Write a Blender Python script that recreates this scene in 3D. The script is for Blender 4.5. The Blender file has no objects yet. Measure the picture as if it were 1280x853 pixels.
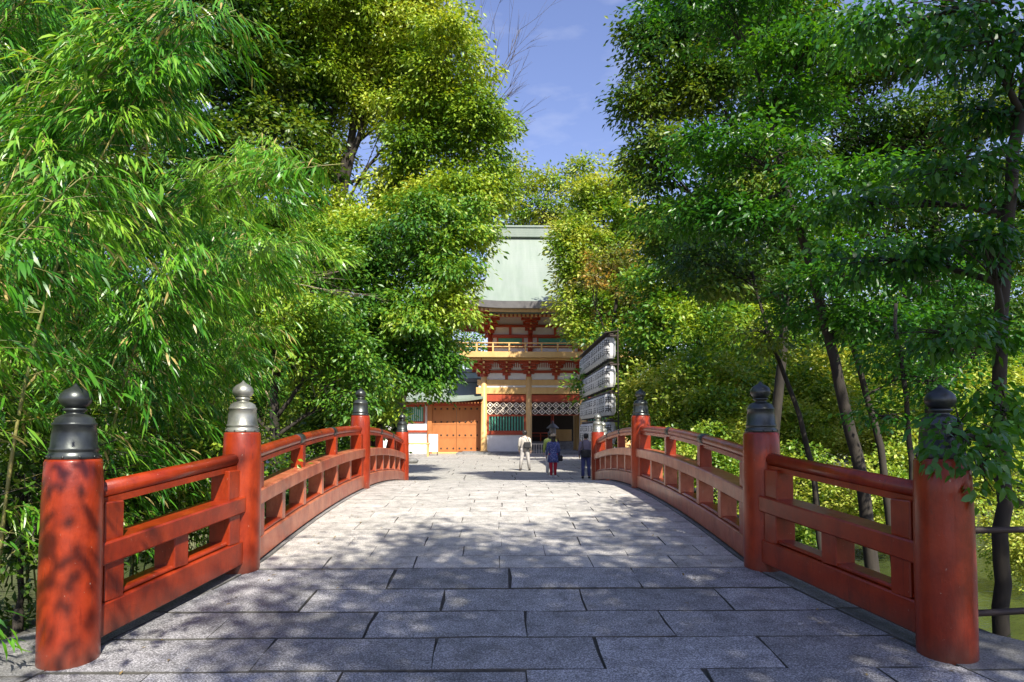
import bpy, bmesh, math, random
import numpy as np
from mathutils import Vector, Matrix
R = math.radians
random.seed(7)
rng = np.random.default_rng(7)
S = bpy.context.scene
COL = S.collection

# ------------------------------------------------------------------ camera
CAMZ = 1.265
FPX = 850.0
PITCH = R(2.5); YAW = R(1.16); PCY = 540 - FPX*math.tan(PITCH)
cd = bpy.data.cameras.new('camera'); cam = bpy.data.objects.new('camera', cd); COL.objects.link(cam)
cam.location = (0, 0, CAMZ)
cam.rotation_euler = (R(90)+PITCH, 0, -YAW)
cd.sensor_width = 36; cd.lens = 36*FPX/1280
cd.shift_y = (PCY-426.5)/1280
cd.clip_start = 0.05; cd.clip_end = 3000
S.camera = cam

# ------------------------------------------------------------------ light
SUN_EL, SUN_AZ = R(47), R(20)      # sun stands behind the camera, a little to its right
sdir = Vector((math.sin(SUN_AZ)*math.cos(SUN_EL), -math.cos(SUN_AZ)*math.cos(SUN_EL), math.sin(SUN_EL)))
W = bpy.data.worlds.new('World'); S.world = W; W.use_nodes = True
nt = W.node_tree; nt.nodes.clear()
out = nt.nodes.new('ShaderNodeOutputWorld'); bg = nt.nodes.new('ShaderNodeBackground')
sky = nt.nodes.new('ShaderNodeTexSky'); sky.sky_type = 'NISHITA'; sky.sun_disc = False
sky.sun_elevation = SUN_EL
sky.sun_rotation = math.atan2(sdir.x, sdir.y)
sky.altitude = 50; sky.air_density = 1.3; sky.dust_density = 0.8; sky.ozone_density = 2.5
bg.inputs[1].default_value = 0.085
tint = nt.nodes.new('ShaderNodeMix'); tint.data_type = 'RGBA'; tint.blend_type = 'MULTIPLY'
tint.inputs[0].default_value = 1.0; tint.inputs[7].default_value = (1.14, 1.0, 1.22, 1)
nt.links.new(sky.outputs[0], tint.inputs[6])
# thin wisps of cloud
tc = nt.nodes.new('ShaderNodeTexCoord'); mp = nt.nodes.new('ShaderNodeMapping'); mp.inputs['Scale'].default_value = (9, 9, 26)
mp.inputs['Rotation'].default_value = (0, 0.5, 0)
nz = nt.nodes.new('ShaderNodeTexNoise'); nz.inputs['Scale'].default_value = 1.0; nz.inputs['Detail'].default_value = 8
cr = nt.nodes.new('ShaderNodeValToRGB'); cr.color_ramp.elements[0].position = 0.52; cr.color_ramp.elements[1].position = 0.85
cr.color_ramp.elements[1].color = (0.35, 0.35, 0.35, 1)
cm = nt.nodes.new('ShaderNodeMix'); cm.data_type = 'RGBA'
cm.inputs[7].default_value = (6, 6.2, 7.0, 1)
nt.links.new(tc.outputs['Generated'], mp.inputs[0]); nt.links.new(mp.outputs[0], nz.inputs[0]); nt.links.new(nz.outputs[0], cr.inputs[0])
nt.links.new(cr.outputs[0], cm.inputs[0]); nt.links.new(tint.outputs[2], cm.inputs[6])
nt.links.new(cm.outputs[2], bg.inputs[0]); nt.links.new(bg.outputs[0], out.inputs[0])
sl = bpy.data.lights.new('sun', 'SUN'); so = bpy.data.objects.new('sun', sl); COL.objects.link(so)
sl.energy = 5.0; sl.angle = R(0.55); sl.color = (1.0, 0.94, 0.83)
so.rotation_euler = sdir.to_track_quat('Z', 'Y').to_euler()
so.location = (5, -10, 30)

S.render.engine = 'CYCLES'
S.cycles.max_bounces = 7; S.cycles.diffuse_bounces = 4; S.cycles.transparent_max_bounces = 4
S.view_settings.view_transform = 'Standard'; S.view_settings.look = 'None'
S.view_settings.gamma = 1; S.view_settings.exposure = 1.0

# ------------------------------------------------------------------ helpers
def at(px, py, Y):
    """world point on the plane y = Y seen at photo pixel (px, py)"""
    u = (px-640)/FPX; v = -(py-PCY)/FPX
    d = Vector((u, math.cos(PITCH)-v*math.sin(PITCH), math.sin(PITCH)+v*math.cos(PITCH)))
    c, s = math.cos(YAW), math.sin(YAW)
    d = Vector((c*d.x+s*d.y, -s*d.x+c*d.y, d.z))
    t = Y/d.y
    return Vector((d.x*t, Y, CAMZ+d.z*t))

def deck_z(y):
    t = abs(y-11.5)
    if t <= 5.33: return 0.045+0.275*(1-(t/5.33)**2)
    t -= 5.33
    return 0.045-0.445*(1-math.exp(-t*0.105/0.445))

def tag(o, label=None, cat=None, group=None, kind=None):
    if label: o['label'] = label
    if cat: o['category'] = cat
    if group: o['group'] = group
    if kind: o['kind'] = kind
    return o
def empty(name, loc, label, cat, group=None, rz=0):
    o = bpy.data.objects.new(name, None); COL.objects.link(o); o.empty_display_size = 0.2
    o.location = loc; o.rotation_euler = (0, 0, rz)
    return tag(o, label, cat, group)
def link(name, me, mat=None, parent=None, loc=None):
    o = bpy.data.objects.new(name, me); COL.objects.link(o)
    if mat is not None and len(me.materials) == 0: me.materials.append(mat)
    if parent: o.parent = parent
    if loc is not None: o.location = loc
    return o
def copy_tree(o, parent=None):
    c = o.copy(); COL.objects.link(c); c.parent = parent
    for ch in o.children: copy_tree(ch, c)
    return c

class MB:
    def __init__(s): s.v = []; s.f = []; s.sm = []
    def add(s, vs, fs, smooth=False):
        n = len(s.v); s.v += [tuple(p) for p in vs]
        s.f += [tuple(i+n for i in f) for f in fs]; s.sm += [smooth]*len(fs)
        return s
    def box(s, x0, x1, y0, y1, z0, z1, M=None):
        vs = [Vector((x, y, z)) for z in (z0, z1) for y in (y0, y1) for x in (x0, x1)]
        if M is not None: vs = [M @ v for v in vs]
        return s.add(vs, [(0,2,3,1),(4,5,7,6),(0,1,5,4),(2,6,7,3),(0,4,6,2),(1,3,7,5)])
    def bbox(s, x0, x1, y0, y1, z0, z1, b=0.01, M=None):
        """box with chamfered edges"""
        bm = bmesh.new(); bmesh.ops.create_cube(bm, size=1)
        for v in bm.verts:
            v.co = Vector(((x0+x1)/2+v.co.x*(x1-x0), (y0+y1)/2+v.co.y*(y1-y0), (z0+z1)/2+v.co.z*(z1-z0)))
        bmesh.ops.bevel(bm, geom=bm.edges[:], offset=b, segments=1, affect='EDGES')
        bm.verts.index_update()
        vs = [v.co.copy() for v in bm.verts]
        if M is not None: vs = [M @ v for v in vs]
        s.add(vs, [[v.index for v in f.verts] for f in bm.faces]); bm.free()
        return s
    def tube(s, pts, rad, n=8, cap=True, smooth=True, sq=None):
        pts = [Vector(p) for p in pts]
        if not hasattr(rad, '__len__'): rad = [rad]*len(pts)
        vs = []; fs = []; up = Vector((0.13, 0.21, 1)).normalized()
        a = None
        for i, p in enumerate(pts):
            t = (pts[min(i+1, len(pts)-1)]-pts[max(i-1, 0)])
            if t.length < 1e-9: t = Vector((0, 0, 1))
            t.normalize()
            if a is None: a = t.cross(up if abs(t.dot(up)) < .95 else Vector((1, 0, 0)))
            a = (a-t*a.dot(t)).normalized(); b = t.cross(a)
            for k in range(n):
                w = 2*math.pi*k/n
                vs.append(p+(a*math.cos(w)+b*math.sin(w))*rad[i])
        for i in range(len(pts)-1):
            for k in range(n):
                k2 = (k+1) % n
                fs.append((i*n+k, i*n+k2, (i+1)*n+k2, (i+1)*n+k))
        if cap: fs += [tuple(range(n))[::-1], tuple((len(pts)-1)*n+k for k in range(n))]
        return s.add(vs, fs, smooth)
    def lathe(s, prof, n=24, c=(0, 0, 0), smooth=True, sx=1, sy=1, M=None):
        vs = []; fs = []
        for r, z in prof:
            for k in range(n):
                w = 2*math.pi*k/n
                vs.append(Vector((c[0]+math.cos(w)*r*sx, c[1]+math.sin(w)*r*sy, c[2]+z)))
        if M is not None: vs = [M @ v for v in vs]
        m = len(prof)
        for i in range(m-1):
            for k in range(n):
                k2 = (k+1) % n
                fs.append((i*n+k, i*n+k2, (i+1)*n+k2, (i+1)*n+k))
        fs += [tuple(range(n))[::-1], tuple((m-1)*n+k for k in range(n))]
        return s.add(vs, fs, smooth)
    def sweep(s, stations, prof, close=True):
        """rectangle-like profile [(side, up)] swept along stations [(point, side_vector, scale)]"""
        n = len(prof); vs = []; fs = []
        for p, sd in stations:
            for a, b in prof: vs.append(Vector(p)+Vector(sd)*a+Vector((0, 0, 1))*b)
        for i in range(len(stations)-1):
            for k in range(n):
                k2 = (k+1) % n
                fs.append((i*n+k, (i+1)*n+k, (i+1)*n+k2, i*n+k2))
        fs += [tuple(range(n)), tuple((len(stations)-1)*n+k for k in range(n))[::-1]]
        return s.add(vs, fs)
    def mesh(s, name):
        me = bpy.data.meshes.new(name); me.from_pydata(s.v, [], s.f)
        me.polygons.foreach_set('use_smooth', s.sm); me.update()
        bm = bmesh.new(); bm.from_mesh(me); bmesh.ops.recalc_face_normals(bm, faces=bm.faces); bm.to_mesh(me); bm.free()
        return me
    def build(s, name, mat, parent=None, loc=None):
        return link(name, s.mesh(name), mat, parent, loc)

# ------------------------------------------------------------------ materials
def N(nt, t, **kw):
    n = nt.nodes.new(t)
    for k, v in kw.items():
        if k in n.inputs: n.inputs[k].default_value = v
        else: setattr(n, k, v)
    return n
def ramp(nt, fac, stops):
    r = nt.nodes.new('ShaderNodeValToRGB'); e = r.color_ramp.elements
    while len(e) < len(stops): e.new(0.5)
    for i, (p, c) in enumerate(stops):
        e[i].position = p; e[i].color = (c[0], c[1], c[2], 1) if hasattr(c, '__len__') else (c, c, c, 1)
    nt.links.new(fac, r.inputs[0]); return r.outputs[0]
def mixc(nt, fac, a, b, mode='MIX'):
    m = nt.nodes.new('ShaderNodeMix'); m.data_type = 'RGBA'; m.blend_type = mode
    for i, v in ((0, fac), (6, a), (7, b)):
        if hasattr(v, 'links') or hasattr(v, 'is_linked'): nt.links.new(v, m.inputs[i])
        elif i == 0: m.inputs[0].default_value = v
        else: m.inputs[i].default_value = (v[0], v[1], v[2], 1)
    return m.outputs[2]
def noise(nt, scale, detail=6, rough=0.6, coord='Object', sc=(1, 1, 1)):
    tc = nt.nodes.new('ShaderNodeTexCoord'); mp = nt.nodes.new('ShaderNodeMapping'); mp.inputs['Scale'].default_value = sc
    if coord == 'World':
        g = nt.nodes.new('ShaderNodeNewGeometry'); nt.links.new(g.outputs['Position'], mp.inputs[0])
    else: nt.links.new(tc.outputs[coord], mp.inputs[0])
    n = nt.nodes.new('ShaderNodeTexNoise'); n.inputs['Scale'].default_value = scale; n.inputs['Detail'].default_value = detail
    n.inputs['Roughness'].default_value = rough
    nt.links.new(mp.outputs[0], n.inputs[0]); return n.outputs[0]
def bump(nt, h, strength=0.3, dist=0.01):
    b = nt.nodes.new('ShaderNodeBump'); b.inputs['Strength'].default_value = strength; b.inputs['Distance'].default_value = dist
    nt.links.new(h, b.inputs['Height']); return b.outputs[0]
def newmat(name):
    m = bpy.data.materials.new(name); m.use_nodes = True
    return m, m.node_tree, m.node_tree.nodes['Principled BSDF']
def basic(name, c1, c2, rough=0.6, scale=8, bstr=0.2, metal=0.0, sc=(1, 1, 1), rand=0.0, coat=0.0, spec=0.5, detail=6, bscale=None):
    m, nt, p = newmat(name)
    f = noise(nt, scale, detail, coord='World', sc=sc)
    c = ramp(nt, f, [(0.3, c1), (0.7, c2)])
    if rand:
        oi = nt.nodes.new('ShaderNodeObjectInfo')
        v = nt.nodes.new('ShaderNodeMapRange'); v.inputs[3].default_value = 1-rand; v.inputs[4].default_value = 1+rand
        nt.links.new(oi.outputs['Random'], v.inputs[0])
        h = nt.nodes.new('ShaderNodeHueSaturation'); nt.links.new(v.outputs[0], h.inputs['Value']); nt.links.new(c, h.inputs['Color']); c = h.outputs[0]
    nt.links.new(c, p.inputs['Base Color'])
    p.inputs['Roughness'].default_value = rough; p.inputs['Metallic'].default_value = metal
    p.inputs['Specular IOR Level'].default_value = spec; p.inputs['Coat Weight'].default_value = coat
    if coat: p.inputs['Coat Roughness'].default_value = 0.25
    if bstr:
        f2 = noise(nt, bscale or scale*3, 5, coord='World', sc=sc)
        nt.links.new(bump(nt, f2, bstr, 0.01), p.inputs['Normal'])
    return m
def leafmat(name, cols, trans=0.4, rough=0.42, nscale=0.5, tb=1.5):
    """cols: dark, mid, light; colour differs from leaf to leaf and from bough to bough"""
    m, nt, p = newmat(name)
    g = nt.nodes.new('ShaderNodeNewGeometry')
    n = noise(nt, nscale, 3, 0.6, 'World')
    a = N(nt, 'ShaderNodeMath', operation='MULTIPLY_ADD'); a.inputs[1].default_value = 0.5
    nt.links.new(g.outputs['Random Per Island'], a.inputs[0])
    b = N(nt, 'ShaderNodeMath', operation='MULTIPLY_ADD'); b.inputs[1].default_value = 2.2; b.inputs[2].default_value = -0.85
    nt.links.new(n, b.inputs[0]); nt.links.new(b.outputs[0], a.inputs[2])
    c = ramp(nt, a.outputs[0], [(0.12, cols[0]), (0.5, cols[1]), (0.9, cols[2])])
    if name == 'leaf_bamboo':
        c = mixc(nt, ramp(nt, g.outputs['Random Per Island'], [(0.955, 0.0), (0.965, 1.0)]), c, (.42, .33, .12))
    nt.links.new(c, p.inputs['Base Color']); p.inputs['Roughness'].default_value = rough
    p.inputs['Specular IOR Level'].default_value = 0.5
    t = nt.nodes.new('ShaderNodeBsdfTranslucent')
    tcn = mixc(nt, 1.0, c, (tb*1.15, tb, tb*0.35), 'MULTIPLY'); nt.links.new(tcn, t.inputs[0])
    mx = nt.nodes.new('ShaderNodeMixShader'); mx.inputs[0].default_value = trans
    nt.links.new(p.outputs[0], mx.inputs[1]); nt.links.new(t.outputs[0], mx.inputs[2])
    nt.links.new(mx.outputs[0], nt.nodes['Material Output'].inputs[0])
    return m

M = {}
def vermilion(name, c1, c2, wear, rough=0.38):
    m, nt, p = newmat(name)
    f = noise(nt, 2.5, 8, 0.65, 'World'); c = ramp(nt, f, [(0.35, c1), (0.65, c2)])
    f2 = noise(nt, 22, 8, 0.75, 'World', (1, 1, 0.3)); k = ramp(nt, f2, [(0.60, 0.0), (0.70, 1.0)])
    c = mixc(nt, k, c, wear)
    f3 = noise(nt, 5.5, 10, 0.75, 'World', (1, 1, .5)); c = mixc(nt, ramp(nt, f3, [(0.44, 0.0), (0.60, 0.55)]), c, tuple(x*.55 for x in c1))
    f4 = noise(nt, 60, 6, 0.7, 'World', (1, 1, .06)); c = mixc(nt, ramp(nt, f4, [(0.60, 0.0), (0.68, 0.6)]), c, tuple(x*.3 for x in c1))
    f5 = noise(nt, 34, 4, 0.6, 'World'); c = mixc(nt, ramp(nt, f5, [(0.70, 0.0), (0.73, 0.8)]), c, (.42, .30, .22))
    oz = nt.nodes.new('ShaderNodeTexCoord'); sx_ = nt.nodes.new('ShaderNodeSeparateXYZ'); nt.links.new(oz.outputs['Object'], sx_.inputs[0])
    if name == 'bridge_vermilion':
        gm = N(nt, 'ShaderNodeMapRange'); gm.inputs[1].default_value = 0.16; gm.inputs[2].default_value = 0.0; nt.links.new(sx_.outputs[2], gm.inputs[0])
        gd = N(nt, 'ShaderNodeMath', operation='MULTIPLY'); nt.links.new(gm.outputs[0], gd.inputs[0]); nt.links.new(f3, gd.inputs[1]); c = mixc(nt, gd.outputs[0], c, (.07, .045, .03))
    nt.links.new(c, p.inputs['Base Color'])
    r = noise(nt, 9, 5, 0.6, 'World'); rr = N(nt, 'ShaderNodeMapRange'); rr.inputs[3].default_value = rough-0.14; rr.inputs[4].default_value = rough+0.12
    nt.links.new(r, rr.inputs[0]); nt.links.new(rr.outputs[0], p.inputs['Roughness'])
    p.inputs['Specular IOR Level'].default_value = 0.35; p.inputs['Coat Weight'].default_value = 0.25; p.inputs['Coat Roughness'].default_value = 0.15
    g = noise(nt, 20, 8, 0.7, 'World', (1, 0.15, 1)); nt.links.new(bump(nt, g, 0.35, 0.008), p.inputs['Normal'])
    return m
M['red'] = vermilion('bridge_vermilion', (0.22, 0.019, 0.003), (0.32, 0.036, 0.006), (0.14, 0.022, 0.010))
M['railsheen'] = vermilion('bridge_vermilion_sheen', (0.34, 0.07, 0.03), (0.46, 0.16, 0.08), (0.52, 0.30, 0.20), 0.42)  # worn red, paler: glancing sky sheen on the arch rails put into the colour
M['gred'] = basic('gate_vermilion', (0.30, 0.036, 0.012), (0.40, 0.062, 0.018), 0.5, 1.5, 0.1)
M['gold'] = basic('gate_ochre_wood', (0.56, 0.33, 0.11), (0.66, 0.43, 0.17), 0.5, 2.2, 0.15, sc=(1, 1, .3))
M['orange'] = basic('door_orange', (0.36, 0.12, 0.03), (0.44, 0.17, 0.05), 0.5, 2, 0.15, sc=(1, 1, .3))
M['plaster'] = basic('white_plaster', (0.68, 0.67, 0.65), (0.76, 0.75, 0.73), 0.8, 3, 0.1)
M['greenw'] = basic('green_window_bar', (0.05, 0.26, 0.17), (0.08, 0.34, 0.23), 0.5, 4, 0.1)
M['cream'] = basic('cream_lattice', (0.72, 0.62, 0.50), (0.80, 0.72, 0.60), 0.6, 6, 0.1)
M['dark'] = basic('dark_wood', (0.03, 0.02, 0.016), (0.05, 0.034, 0.026), 0.6, 5, 0.2)
M['bronze'] = basic('bronze_dark', (0.035, 0.04, 0.042), (0.10, 0.11, 0.10), 0.36, 6, 0.12, 0.75)
M['bronzel'] = basic('bronze_weathered', (0.16, 0.165, 0.14), (0.44, 0.44, 0.38), 0.38, 7, 0.15, 0.7)
M['iron'] = basic('iron', (0.02, 0.02, 0.022), (0.04, 0.04, 0.045), 0.5, 8, 0.1)
M['bark'] = basic('bark', (0.045, 0.035, 0.026), (0.12, 0.10, 0.075), 0.85, 6, 0.8, sc=(1, 1, .25))
M['barkd'] = basic('bark_dark', (0.012, 0.009, 0.006), (0.04, 0.032, 0.022), 0.85, 7, 0.8, sc=(1, 1, .25))
M['twig'] = basic('pale_twig', (0.26, 0.20, 0.15), (0.42, 0.34, 0.26), 0.8, 10, 0.2)
M['culm'] = basic('bamboo_culm', (0.10, 0.14, 0.03), (0.30, 0.25, 0.08), 0.45, 3, 0.1, sc=(1, 1, .4))
M['l_young'] = leafmat('leaf_spring', [(0.06, 0.15, 0.010), (0.22, 0.34, 0.022), (0.44, 0.49, 0.07)], 0.3, nscale=0.35)
M['l_mid'] = leafmat('leaf_green', [(0.022, 0.09, 0.010), (0.085, 0.22, 0.016), (0.30, 0.40, 0.035)], 0.3, nscale=0.4)
M['l_dark'] = leafmat('leaf_evergreen', [(0.014, 0.055, 0.008), (0.045, 0.12, 0.010), (0.15, 0.21, 0.020)], 0.3, nscale=0.5)
M['l_near'] = leafmat('leaf_overhang', [(0.012, 0.07, 0.008), (0.035, 0.14, 0.010), (0.085, 0.23, 0.016)], 0.4, rough=0.35, nscale=0.7)
M['l_bamboo'] = leafmat('leaf_bamboo', [(0.03, 0.14, 0.010), (0.085, 0.27, 0.014), (0.28, 0.46, 0.045)], 0.33, rough=0.36, nscale=0.8)
M['l_yellow'] = leafmat('leaf_yellow_green', [(0.07, 0.18, 0.012), (0.23, 0.34, 0.030), (0.46, 0.48, 0.09)], 0.3, nscale=0.5)
M['l_rust'] = leafmat('leaf_bronze_new', [(0.06, 0.10, 0.016), (0.18, 0.20, 0.03), (0.46, 0.28, 0.08)], 0.4, nscale=0.6)

def stone(name, c1, c2, speck, bstr=0.5, rand=0.22):
    m, nt, p = newmat(name)
    a = noise(nt, 1.1, 6, 0.6, 'World'); c = ramp(nt, a, [(0.3, c1), (0.7, c2)])
    s = noise(nt, 95, 3, 0.7, 'World'); k = ramp(nt, s, [(0.38, 0.42), (0.5, 1.0), (0.62, speck)])
    c = mixc(nt, 1.0, c, k, 'MULTIPLY')
    d = noise(nt, 5.5, 8, 0.7, 'World'); kd = ramp(nt, d, [(0.34, 0.55), (0.5, 0.9), (0.66, 1.12)])
    c = mixc(nt, 1.0, c, kd, 'MULTIPLY')
    e_ = noise(nt, 2.3, 9, 0.75, 'World'); c = mixc(nt, ramp(nt, e_, [(0.56, 0.0), (0.70, 0.45)]), c, tuple(x*y for x, y in zip(c1, (.50, .52, .40))))
    oi = nt.nodes.new('ShaderNodeObjectInfo'); v = N(nt, 'ShaderNodeMapRange'); v.inputs[3].default_value = 1-rand; v.inputs[4].default_value = 1+rand
    nt.links.new(oi.outputs['Random'], v.inputs[0])
    h = nt.nodes.new('ShaderNodeHueSaturation'); nt.links.new(v.outputs[0], h.inputs['Value']); nt.links.new(c, h.inputs['Color'])
    nt.links.new(h.outputs[0], p.inputs['Base Color']); p.inputs['Roughness'].default_value = 0.62
    f = noise(nt, 60, 6, 0.75, 'World'); nt.links.new(bump(nt, f, bstr, 0.006), p.inputs['Normal'])
    return m
M['slab'] = stone('granite_slab', (0.19, 0.19, 0.195), (0.26, 0.255, 0.26), 2.3)
M['deckslab'] = stone('deck_slab', (0.44, 0.42, 0.38), (0.52, 0.49, 0.45), 1.25, 0.3, 0.07)
M['kerb'] = stone('kerb_stone', (0.17, 0.17, 0.165), (0.25, 0.245, 0.235), 1.4)
M['mortar'] = basic('joint_mortar', (0.035, 0.034, 0.03), (0.09, 0.085, 0.07), 0.9, 20, 0.5)
M['jointpale'] = basic('joint_sand', (0.12, 0.115, 0.10), (0.22, 0.21, 0.19), 0.9, 20, 0.5)
M['plaza'] = stone('plaza_stone', (0.36, 0.345, 0.31), (0.45, 0.435, 0.39), 1.2, 0.3, 0.08)
M['soil'] = basic('earth', (0.05, 0.045, 0.03), (0.10, 0.10, 0.05), 0.95, 2.5, 0.7)
M['moss'] = basic('mossy_bank', (0.04, 0.055, 0.02), (0.12, 0.12, 0.06), 0.95, 2.0, 0.8)

# copper roof: pale verdigris with running streaks and fine courses
m, nt, p = newmat('verdigris_roof')
f = noise(nt, 2.2, 8, 0.6, 'World', (1, 0.12, 0.12)); c = ramp(nt, f, [(0.32, (0.17, 0.215, 0.17)), (0.68, (0.22, 0.265, 0.215))])
f2 = noise(nt, 0.6, 6, 0.6, 'World'); c = mixc(nt, ramp(nt, f2, [(0.45, 0.0), (0.75, 0.5)]), c, (0.23, 0.25, 0.235))
nt.links.new(c, p.inputs['Base Color']); p.inputs['Roughness'].default_value = 0.55
wv = nt.nodes.new('ShaderNodeTexWave'); wv.bands_direction = 'Z'; wv.inputs['Scale'].default_value = 1.6; wv.wave_profile = 'SAW'
g = nt.nodes.new('ShaderNodeNewGeometry'); nt.links.new(g.outputs['Position'], wv.inputs[0])
nt.links.new(bump(nt, wv.outputs[1], 0.35, 0.03), p.inputs['Normal']); M['roof'] = m
M['roofedge'] = basic('roof_edge_grey', (0.22, 0.21, 0.21), (0.30, 0.29, 0.28), 0.6, 3, 0.2)
M['slate'] = basic('dark_roof', (0.15, 0.16, 0.16), (0.24, 0.25, 0.25), 0.6, 3, 0.3)
# pond water
m, nt, p = newmat('pond_water')
p.inputs['Base Color'].default_value = (0.045, 0.06, 0.018, 1); p.inputs['Roughness'].default_value = 0.06
p.inputs['Specular IOR Level'].default_value = 0.8
f = noise(nt, 3.0, 4, 0.55, 'World', (1, 2.2, 1)); nt.links.new(bump(nt, f, 0.5, 0.05), p.inputs['Normal']); M['water'] = m

# ------------------------------------------------------------------ ground
def terrain_z(x, y):
    def sm(a, b, t):
        t = min(1, max(0, (t-a)/(b-a))); return t*t*(3-2*t)
    z = -0.46
    # pond on the right, and the channel that runs under the bridge
    right = sm(3.9, 6.0, x-0.25*math.sin(y*0.7))*(1-sm(19, 24, x))*sm(1.5, 4.5, y)*(1-sm(21.5, 24, y+0.5*math.sin(x)))
    chan = sm(6.6, 8.2, y)*(1-sm(14.6, 16.4, y))*(1 if x > -40 else 0)*(0.9 if x > -3.4 else 0.75)
    z -= 2.0*max(right, chan)
    if x < -3.2 or x > 24 or y > 24: z += 0.12*math.sin(x*0.9+y*0.3)*min(1, max(0, (abs(x-1)-7)/4))
    if x > 16 and y < 60: z += 1.5*sm(22, 45, x)
    if x < -12: z += 1.2*sm(12, 40, -x)
    return z
def grid(x0, x1, nx, y0, y1, ny, fz):
    xs = np.linspace(x0, x1, nx); ys = np.linspace(y0, y1, ny)
    v = [(x, y, fz(x, y)) for y in ys for x in xs]
    f = [(j*nx+i, j*nx+i+1, (j+1)*nx+i+1, (j+1)*nx+i) for j in range(ny-1) for i in range(nx-1)]
    return v, f
mb = MB(); v, f = grid(-60, 60, 150, -40, 100, 176, terrain_z); mb.add(v, f, True)
far = MB().box(-1500, 1500, -1500, 1500, -3.6, -3.1)
g0 = mb.build('ground', M['moss']); g0['kind'] = 'structure'
o = far.build('terrain', M['soil']); o['kind'] = 'structure'
o = MB().add([(-45, -2, -1.55), (28, -2, -1.55), (28, 28, -1.55), (-45, 28, -1.55)], [(0, 1, 2, 3)]).build('pond_water', M['water']); o['kind'] = 'structure'

# plaza beyond the bridge: bed sheet + flagstones laid one by one
plaza = MB().box(-26, 8.5, 19.0, 100, -0.75, -0.412).build('plaza', M['mortar']); plaza['kind'] = 'structure'
k = 0; y = 19.2
while y < 48.4:
    dy = 1.15 + 0.02*(y-19)
    x = -13.5 - random.random()*1.5
    while x < 7.0:
        dx = random.uniform(1.5, 2.3)+0.03*(y-19)
        x1 = min(x+dx, 8.2)
        if (x > -11.5 or y > 30):
            g_ = 0.02; h = random.uniform(-.003, .003)
            MB().bbox(x+g_, x1-g_, y+g_, min(y+dy, 48.4)-g_, -0.46, -0.396+h, 0.008).build('flagstone', M['plaza'], plaza); k += 1
        x = x1
    y += dy
MB().box(-26, 8.4, 48.46, 90, -0.46, -0.39).build('gravel_court', M['plaza'], plaza)

# ------------------------------------------------------------------ bridge
def half_w(y):           # inner edge of the deck paving
    if y < 6.3: return 2.21+(6.3-y)*0.215
    if y > 16.7: return 2.21+(y-16.7)*0.215
    return 2.21
AX = 0.05
deck = empty('bridge', (AX, 11.5, deck_z(11.5)), 'arched stone-paved footbridge between the two vermilion railings', 'bridge')
deck.location = (0, 0, 0)
# body: curved slab, side girders
st = [((AX, y, deck_z(y)-0.035), (1, 0, 0)) for y in np.linspace(-8, 23, 125)]
mb = MB()
vs = []; n = 0
ys = np.linspace(-8, 21, 117)
for y in ys:
    w = min(half_w(y)+0.75, 4.2)
    z = deck_z(y)-0.016
    vs += [(AX-w, y, z), (AX+w, y, z), (AX+w, y, z-0.42), (AX-w, y, z-0.42)]
fs = []
for i in range(len(ys)-1):
    for k in range(4):
        k2 = (k+1) % 4; fs.append((i*4+k, i*4+k2, (i+1)*4+k2, (i+1)*4+k))
mb.add(vs, fs); mb.build('deck_body', M['mortar'], deck)
for s_ in (-1, 1):
    mb = MB()
    for yy in (8.2, 11.5, 14.8): mb.tube([(AX+s_*1.9, yy, -2.6), (AX+s_*1.9, yy, deck_z(yy)-0.3)], 0.19, 14)
    mb.sweep([((AX+s_*2.45, y, deck_z(y)-0.5), (1, 0, 0)) for y in np.linspace(6, 17, 40)], [(-.1, -.2), (.1, -.2), (.1, .12), (-.1, .12)])
    mb.build('pier', M['red'], deck)

def slab(y0, y1, xl0, xl1, xr0, xr1, mat, h=0.0, jag=0.008):
    """one stone: corners at (xl0,y0) (xr0,y0) (xr1,y1) (xl1,y1), edges a little uneven"""
    ring = []
    def edge(a, b, n):
        for i in range(n):
            t = i/n; j = random.uniform(-jag, jag)
            p = Vector(a).lerp(Vector(b), t); d = (Vector(b)-Vector(a)).normalized()
            ring.append(Vector((p.x-d.y*j, p.y+d.x*j)))
    edge((xl0, y0), (xr0, y0), 3); edge((xr0, y0), (xr1, y1), 2); edge((xr1, y1), (xl1, y1), 3); edge((xl1, y1), (xl0, y0), 2)
    c = sum(ring, Vector((0, 0)))/len(ring); n = len(ring)
    vs = []
    for z_, sh in ((-0.05, 0), (-0.009, 0), (0.0, 0.005 if y1 < 6.3 else 0.002)):
        for p in ring:
            q = p+(c-p).normalized()*sh; vs.append((q.x, q.y, deck_z(q.y)+z_+h))
    vs.append((c.x, c.y, deck_z(c.y)+h))
    fs = []
    for l in range(2):
        for k in range(n): fs.append((l*n+k, l*n+(k+1) % n, (l+1)*n+(k+1) % n, (l+1)*n+k))
    for k in range(n): fs.append((2*n+k, 2*n+(k+1) % n, 3*n))
    me = bpy.data.meshes.new('slab'); me.from_pydata(vs, [], fs)
    me.materials.append(mat); me.materials.append(M['mortar'] if y1 < 6.25 else M['jointpale'])
    me.polygons.foreach_set('material_index', [1]*(2*n)+[0]*n)
    return link('slab', me, mat, deck)
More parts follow.
